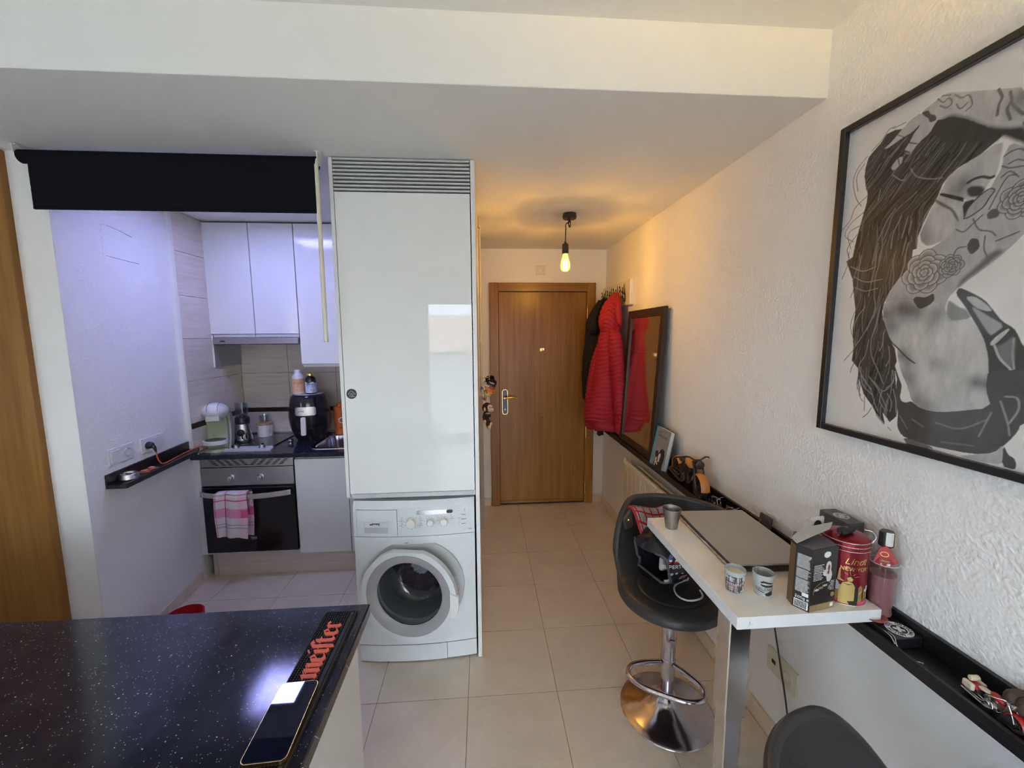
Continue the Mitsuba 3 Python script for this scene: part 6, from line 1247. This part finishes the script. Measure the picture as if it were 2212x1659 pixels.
# ---------------------------------------------------------------- framed drawing on the right-hand wall
ART = [
('f',0.045,1.5,[(182,867),(164,873),(140,873),(126,857),(105,843),(90,831),(83,805),(82,781),(88,755),(98,725),(97,701),(87,658),(75,609),(66,550),(45,541),(73,482),(81,441),(93,386),(89,326),(98,271),(96,233),(120,210),(125,163),(135,121),(126,179),(146,135),(177,103),(191,83),(220,57),(210,90),(233,68),(249,86),(251,111),(232,214),(253,154),(256,172),(244,197),(231,226),(235,239),(226,273),(208,300),(184,351),(179,376),(182,403),(194,432),(216,464),(246,490),(246,536),(256,537),(255,567),(265,597),(277,627),(288,645),(294,658),(301,681),(311,695),(332,709),(374,721),(412,745),(377,783),(331,821),(274,846)]),
('f',0.46,1.5,[(445,827),(401,847),(332,879),(292,899),(280,900),(261,894),(229,885),(245,864),(274,846),(305,841),(343,816),(377,783),(410,758),(456,731)]),
('f',0.035,12,[(454,746),(418,759),(377,784),(342,818),(304,844),(274,844),(261,825),(290,785),(401,736),(412,745),(430,730),(458,706)]),
('f',0.44,1.5,[(229,885),(203,879),(183,865),(155,844),(135,836),(148,832),(185,842),(212,845),(225,853),(214,834),(207,821),(194,805),(210,788),(222,801),(237,813),(257,822),(267,838),(274,846),(247,862)]),
('s',0.04,4,[(228,853),(218,843),(206,833)]),
('s',0.06,3,[(207,821),(227,810)]),
('s',0.05,4,[(194,807),(210,794)]),
('s',0.08,2,[(170,858),(190,843)]),
('f',0.4,1.5,[(161,776),(180,794),(194,792),(192,774),(170,763)]),
('s',0.06,3,[(180,794),(186,773)]),
('f',0.07,1.5,[(230,884),(248,882),(254,869),(267,860),(271,847),(254,848),(250,861),(242,868)]),
('f',0.47,5,[(413,731),(416,728),(415,704),(413,678),(408,662),(399,654),(392,640),(384,622),(372,616),(359,582),(351,574),(335,556),(320,545),(284,536),(265,552),(260,574),(268,596),(278,622),(288,645),(302,673),(311,695),(332,709),(374,721),(398,733)]),
('g',0.17,26,[(344,666),(338,659)]),
('g',0.2,22,[(272,555),(262,579)]),
('g',0.2,24,[(369,570)]),
('s',0.05,6,[(356,667),(369,671),(385,670),(398,663),(406,663)]),
('f',0.05,7,[(355,651),(364,657),(385,650),(393,640),(384,627),(362,633)]),
('f',0.03,1.5,[(300,663),(318,654),(354,634),(356,623),(329,638),(296,658)]),
('f',0.12,4,[(287,653),(308,636),(329,618),(342,599),(348,580),(341,587),(327,613),(306,629),(288,645)]),
('f',0.6,1.5,[(351,632),(357,631),(359,624),(352,626)]),
('f',0.03,3,[(350,624),(376,625),(373,609),(357,583)]),
('f',0.4,1.5,[(182,403),(194,432),(216,464),(248,494),(258,511),(278,525),(320,545),(359,582),(382,609),(401,635),(410,657),(419,676),(419,700),(429,724),(459,703),(478,529),(456,503),(433,481),(416,467),(382,440),(360,421),(345,404),(339,380),(344,358),(319,346),(227,359)]),
('f',0.34,1.5,[(357,585),(363,607),(380,626),(400,638),(411,632),(403,619),(393,601),(369,587)]),
('s',0.05,3,[(357,585),(363,607),(380,626),(400,638),(411,632),(403,619),(393,601),(369,587),(357,585)]),
('f',0.12,14,[(446,496),(415,469),(382,442),(360,424),(367,444),(393,469),(423,501)]),
('f',0.47,1.5,[(181,378),(182,403),(207,409),(313,400),(344,358),(359,343),(385,346),(399,350),(416,322),(429,296),(439,262),(444,222),(447,177),(444,189),(457,148),(378,124),(340,117),(307,121),(284,137),(273,167),(254,206),(277,157),(247,215),(236,251),(233,276),(208,300),(184,351)]),
('g',0.1,30,[(234,383),(261,374)]),
('g',0.2,26,[(209,337)]),
('g',0.15,22,[(190,370)]),
('g',0.1,20,[(252,257),(278,237),(301,231),(326,240)]),
('g',0.22,24,[(307,333),(297,310)]),
('g',0.22,22,[(327,363)]),
('g',0.16,26,[(268,200),(292,183)]),
('g',0.12,18,[(422,203),(439,201)]),
('g',0.22,26,[(299,137),(323,124)]),
('g',0.6,30,[(334,301),(322,278)]),
('g',0.56,45,[(381,312),(413,271)]),
('g',0.58,30,[(314,186),(278,317)]),
('s',0.05,4,[(184,351),(208,300),(236,273),(262,250),(282,237)]),
('f',0.22,6,[(343,358),(343,384),(346,397),(365,381),(386,371),(399,350),(359,343)]),
('f',0.78,1.5,[(348,399),(356,411),(384,373),(370,378)]),
('f',0.045,1.5,[(365,425),(389,412),(419,391),(438,366),(455,342),(478,326),(487,310),(495,291),(504,284),(541,276),(551,185),(446,169),(444,222),(439,262),(429,296),(416,322),(399,350),(384,375),(358,411)]),
('f',0.4,1.5,[(379,401),(397,401),(417,387),(436,366),(428,364),(403,374)]),
('f',0.3,4,[(392,381),(429,354),(461,332),(444,314),(437,310),(413,347)]),
('f',0.45,1.5,[(439,294),(450,310),(468,326),(471,322),(449,290),(441,287)]),
('f',0.16,8,[(450,286),(465,293),(481,312),(485,264),(483,239),(464,257)]),
('s',0.42,5,[(448,287),(461,259),(484,233),(495,198)]),
('s',0.35,4,[(480,303),(481,274),(487,239)]),
('s',0.25,5,[(494,225),(512,209)]),
('s',0.3,3,[(471,193),(487,185),(509,192)]),
('g',0.14,16,[(493,284),(499,256)]),
('f',0.06,1.5,[(457,148),(378,124),(340,117),(307,121),(284,136),(272,129),(256,141),(255,169),(239,199),(243,136),(253,98),(254,61),(263,44),(277,34),(340,28),(435,33),(473,47),(495,79),(508,105),(511,122),(547,144),(537,240),(442,232),(442,189)]),
('s',0.16,3,[(258,91),(282,59)]),
('s',0.14,4,[(349,90),(402,87),(454,121)]),
('s',0.22,4,[(472,165),(489,120),(495,94)]),
('s',0.18,4,[(441,78),(458,137)]),
('s',0.15,4,[(292,87),(322,73)]),
('s',0.12,4,[(365,45),(433,53)]),
('s',0.24,4,[(479,177),(499,176),(504,152),(492,120)]),
('f',0.78,1.5,[(236,215),(254,185),(256,164),(253,143),(259,131),(272,129),(283,137),(273,167),(255,201),(245,215)]),
('f',0.42,4,[(405,21),(435,33),(473,47),(487,71),(488,47),(490,25),(447,21)]),
('f',0.05,1.5,[(487,71),(498,50),(508,47),(514,34),(512,21),(489,22)]),
('f',0.12,1.5,[(273,31),(287,34),(345,29),(353,17),(289,14)]),
('s',0.3,3,[(341,21),(372,20),(403,17)]),
('f',0.06,1.5,[(259,404),(268,413),(291,407),(309,418),(314,400),(302,387),(279,377)]),
('f',0.06,1.5,[(369,518),(377,537),(392,531),(397,511),(381,496)]),
('f',0.08,3,[(401,583),(411,593),(425,587),(425,571),(406,570)]),
('s',0.1,6,[(395,849),(403,829),(399,817),(398,795)]),
('s',0.1,6,[(417,832),(421,813),(415,799),(423,774)]),
('s',0.1,6,[(422,807),(432,791),(444,774)]),
('s',0.1,6,[(448,755),(455,742)]),
('g',0.16,28,[(437,809)]),
('s',0.13,3,[(268,897),(282,882),(293,886),(302,872),(291,865),(275,878)]),
('s',0.13,3,[(307,886),(322,871),(337,869),(346,844),(334,836)]),
('s',0.13,3,[(278,899),(297,891)]),
('s',0.13,3,[(312,862),(322,847),(336,853)]),
('s',0.1,3,[(420,699),(433,705),(449,703),(460,689)]),
('s',0.1,3,[(430,680),(444,683),(462,674)]),
('s',0.1,3,[(419,680),(435,670),(463,665)]),
('s',0.1,3,[(368,519),(351,518),(343,500)]),
('s',0.1,3,[(343,564),(360,555),(376,568),(394,584)]),
('s',0.1,3,[(376,580),(390,553),(413,543),(424,531)]),
('s',0.1,3,[(404,535),(405,507),(413,487)]),
('s',0.1,3,[(425,519),(447,525),(464,530)]),
('s',0.1,3,[(420,656),(435,663),(451,646)]),
('s',0.1,3,[(405,593),(429,650),(447,652)]),
('r',0,1.5,[(281,472),(336,464)]),
('r',0,1.5,[(460,598),(498,586)]),
('r',0,1.5,[(341,479),(368,475)]),
('s',0.12,2.2,[(192,879),(175,879),(158,879)]),
('s',0.12,2.2,[(163,882),(145,882),(129,864),(99,846)]),
('s',0.12,2.2,[(86,836),(57,814),(45,779),(59,728),(80,697)]),
('s',0.12,2.2,[(78,818),(56,790),(64,745)]),
('s',0.12,2.2,[(98,721),(59,697),(47,666),(19,641)]),
('s',0.12,2.2,[(89,676),(48,653),(33,621),(65,595)]),
('s',0.12,2.2,[(89,642),(44,625),(56,578)]),
('s',0.12,2.2,[(74,615),(45,580),(55,549)]),
('s',0.12,2.2,[(52,567),(50,527),(35,488)]),
('s',0.12,2.2,[(80,449),(71,426)]),
('s',0.12,2.2,[(90,381),(81,337),(102,283)]),
('s',0.12,2.2,[(104,274),(85,249),(69,231)]),
('s',0.12,2.2,[(113,245),(98,211),(95,196)]),
('s',0.12,2.2,[(122,185),(122,158),(137,127)]),
('s',0.12,2.2,[(123,176),(123,147)]),
('s',0.12,2.2,[(133,168),(132,131),(145,112)]),
('s',0.12,2.2,[(150,127),(153,85)]),
('s',0.12,2.2,[(174,97),(164,78),(150,64)]),
('s',0.12,2.2,[(191,80),(216,58)]),
('s',0.12,2.2,[(229,51),(238,45)]),
('s',0.24,2.4,[(137,726),(133,698)]),
('s',0.24,2.4,[(187,659),(166,631),(145,583)]),
('s',0.24,2.4,[(207,634),(188,591),(186,552)]),
('s',0.24,2.4,[(224,626),(213,574)]),
('s',0.24,2.4,[(281,639),(268,617),(263,595)]),
('s',0.24,2.4,[(168,755),(191,733),(208,725)]),
('s',0.24,2.4,[(217,753),(236,725),(274,705),(299,699)]),
('s',0.24,2.4,[(63,522),(105,502),(146,508)]),
('s',0.24,2.4,[(76,490),(117,469),(169,470)]),
('s',0.24,2.4,[(82,457),(119,442),(158,446)]),
('s',0.24,2.4,[(150,421),(156,387),(139,336),(104,277)]),
('s',0.24,2.4,[(172,397),(164,343),(154,299),(159,252),(183,210),(203,173)]),
('s',0.24,2.4,[(124,395),(101,364),(92,332)]),
('s',0.24,2.4,[(146,297),(139,251),(122,215),(148,172),(169,153)]),
('s',0.24,2.4,[(188,318),(189,285),(182,266)]),
('s',0.24,2.4,[(207,280),(214,245),(205,224)]),
('s',0.24,2.4,[(128,216),(139,165),(177,133)]),
('s',0.24,2.4,[(227,213),(231,181),(212,161)]),
('s',0.24,2.4,[(134,189),(166,152),(181,118),(196,90)]),
('s',0.24,2.4,[(175,176),(201,152),(221,165),(232,193)]),
('s',0.24,2.4,[(201,149),(198,121),(215,99)]),
('s',0.24,2.4,[(218,146),(231,126),(231,97)]),
('s',0.24,2.4,[(233,161),(244,128),(247,97)]),
('s',0.24,2.4,[(156,191),(189,155),(209,123),(223,98)]),
]
PW, PH_ = .70, .9494
def paint_art():
    st_ = .0016; nu, nv = int((PW-.036)/st_)+1, int((PH_-.036)/st_)+1
    S1, T1 = np.meshgrid(np.linspace(.018, PW-.018, nu)*1000, np.linspace(.018, PH_-.018, nv)*1000, indexing='ij')
    pts_ = np.stack([S1.ravel(), T1.ravel()], 1); img = np.full(len(pts_), .78)
    def near(P, m):
        lo, hi = P.min(0)-m, P.max(0)+m
        return np.nonzero((pts_[:, 0] >= lo[0]) & (pts_[:, 0] <= hi[0]) & (pts_[:, 1] >= lo[1]) & (pts_[:, 1] <= hi[1]))[0]
    def dist(q, P):
        d = np.full(len(q), 1e9)
        for a, b in zip(P[:-1], P[1:]):
            ab = b-a; L2 = max(ab@ab, 1e-9); t = np.clip(((q-a)@ab)/L2, 0, 1); d = np.minimum(d, np.hypot(*(q-a-t[:, None]*ab).T))
        return d
    def inside(q, P):
        c = np.zeros(len(q), bool)
        for a, b in zip(P, np.roll(P, -1, 0)):
            if a[1] == b[1]: continue
            hit = ((a[1] > q[:, 1]) != (b[1] > q[:, 1])) & (q[:, 0] < (b[0]-a[0])*(q[:, 1]-a[1])/(b[1]-a[1])+a[0]); c ^= hit
        return c
    def fill(P, val, soft):
        k = near(P, soft+2)
        if not len(k): return
        q = pts_[k]; d = dist(q, np.vstack([P, P[:1]])); sd = np.where(inside(q, P), d, -d)
        a = np.clip((sd+soft*.5)/max(soft, 1.2), 0, 1); a = a*a*(3-2*a); img[k] = img[k]*(1-a)+val*a
    def stroke(P, val, w):
        P = smooth_path(np.c_[P, np.zeros(len(P))], 5)[:, :2] if len(P) > 2 else P
        k = near(P, w+2)
        if not len(k): return
        a = np.clip((w*.5+.8-dist(pts_[k], P))/1.6, 0, 1); img[k] = img[k]*(1-a)+val*a
    def strands(P):
        rg = np.random.RandomState(7); lo, hi = P.min(0), P.max(0); n = 0
        while n < 320:
            p = lo+(hi-lo)*rg.rand(2)
            if not inside(p[None], P)[0]: continue
            Q = [p]; a = rg.uniform(-.16, .16); w = rg.uniform(.02, .06); L_ = rg.randint(8, 26); f = rg.uniform(0, 6)
            for i in range(L_):
                lean = .75 if Q[-1][1] > 640 else .12
                d = np.array([-math.sin(lean+a+.16*math.sin(i*.35+f)), -math.cos(lean+a+.16*math.sin(i*.35+f))]); q = Q[-1]+d*6
                if not inside(q[None], P)[0]: break
                Q.append(q)
            if len(Q) > 4: stroke(np.array(Q[::3]+[Q[-1]]), rg.choice([.015, .02, .03, .07, .10, .16]), rg.uniform(1.2, 4.5))
            n += 1
    HAIR = None
    for kind, val, ex, P in ART:
        P = np.array(P, float)
        if HAIR is None: HAIR = P
        if kind == 'f':
            if P is not HAIR: P = np.stack([.8*P+.2*np.roll(P, -1, 0), .2*P+.8*np.roll(P, -1, 0)], 1).reshape(-1, 2)
            fill(P, val, ex)
            if P is HAIR: strands(P)
        elif kind == 's': stroke(P, val, ex)
        elif kind == 'g':
            k = near(P, ex*2.2)
            if not len(k): continue
            d = dist(pts_[k], P) if len(P) > 1 else np.hypot(*(pts_[k]-P[0]).T); a = .9*np.exp(-(d/ex)**2)
            a = np.where((img[k] > .09) & (img[k] < .585), a, 0); img[k] = img[k]*(1-a)+val*a
        elif kind == 'r':
            c, R = P[0], np.hypot(*(P[1]-P[0])); rg = np.random.RandomState(int(c[0]))
            for fr_, n_ in ((1.0, 7), (.76, 6), (.54, 5), (.34, 4), (.18, 3)):
                off = rg.uniform(0, 6)
                t = np.linspace(0, 2*np.pi, 64); rr_ = R*fr_*(.86+.16*np.abs(np.sin(t*n_/2+off))+.03*np.sin(t*3+off))
                Q = np.stack([c[0]+rr_*np.cos(t), c[1]+rr_*np.sin(t)], 1); k = near(Q, 3); q = pts_[k]
                ins = inside(q, Q); d = dist(q, Q); v = .20+.30*np.exp(-(d/(R*.11))**2); a = np.where(ins, .92, 0); img[k] = img[k]*(1-a)+v*a
                stroke(Q, .07, 2.2)
                for j in range(n_):
                    t0 = -off*2/n_+j*2*np.pi/n_; stroke(np.array([[c[0]+R*fr_*.86*math.cos(t0), c[1]+R*fr_*.86*math.sin(t0)], [c[0]+R*fr_*.62*math.cos(t0+.25), c[1]+R*fr_*.62*math.sin(t0+.25)]]), .09, 2)
    g = meshkit.fbm(np.c_[pts_*[.09, .03], np.zeros(len(pts_))], 3, 2)-.5; g2 = meshkit.noise(np.c_[pts_*.8, np.zeros(len(pts_))], 5)-.5
    dark = (img < .72)
    img = np.clip(img*(1+np.where(dark, .35*g+.12*g2, .04*g)), .015, .85)
    col_ = np.stack([img*1.0, img*.985, img*.965], 1)
    i, j = np.meshgrid(np.arange(nu-1), np.arange(nv-1), indexing='ij'); a = (i*nv+j).ravel()
    F = np.vstack([np.stack([a, a+nv, a+nv+1], 1), np.stack([a, a+nv+1, a+1], 1)])
    V = np.stack([np.full(len(pts_), RX-.014), 1.288-pts_[:, 0]/1000, 1.3234+pts_[:, 1]/1000], 1)
    return trimesh.Trimesh(V, F, process=False), col_
scene['m_art'] = two({'type': 'principled', 'base_color': {'type': 'mesh_attribute', 'name': 'vertex_color'}, 'roughness': .06, 'specular': .5})
K = thing('framed_picture', 'large framed pencil drawing of a tattooed woman on the right-hand wall', 'picture')
m, cc = paint_art(); part(K, 'print', m, 'm_art', smooth=True, color=cc, label='black and white drawing of a tattooed woman behind glass')
ya, yb, za, zb = 1.2886, 1.2886-PW, 1.3234, 1.3234+PH_
for b in (box(RX-.030, RX-.001, ya-.019, ya, za, zb, .0015), box(RX-.030, RX-.001, yb, yb+.019, za, zb, .0015), box(RX-.0298, RX-.001, yb+.019, ya-.019, za, za+.019, .0015), box(RX-.0298, RX-.001, yb+.019, ya-.019, zb-.019, zb, .0015)):
    part(K, 'frame_rail', b, 'm_black_wood')
part(K, 'backing', box(RX-.010, RX-.001, yb+.01, ya-.01, za+.01, zb-.01, 0), 'm_brown_wood')
for k in [k for k in labels if labels[k].get('kind') != 'structure' and '__' not in k]:
    assert k in scene or any(q.startswith(k+'__') for q in scene), k
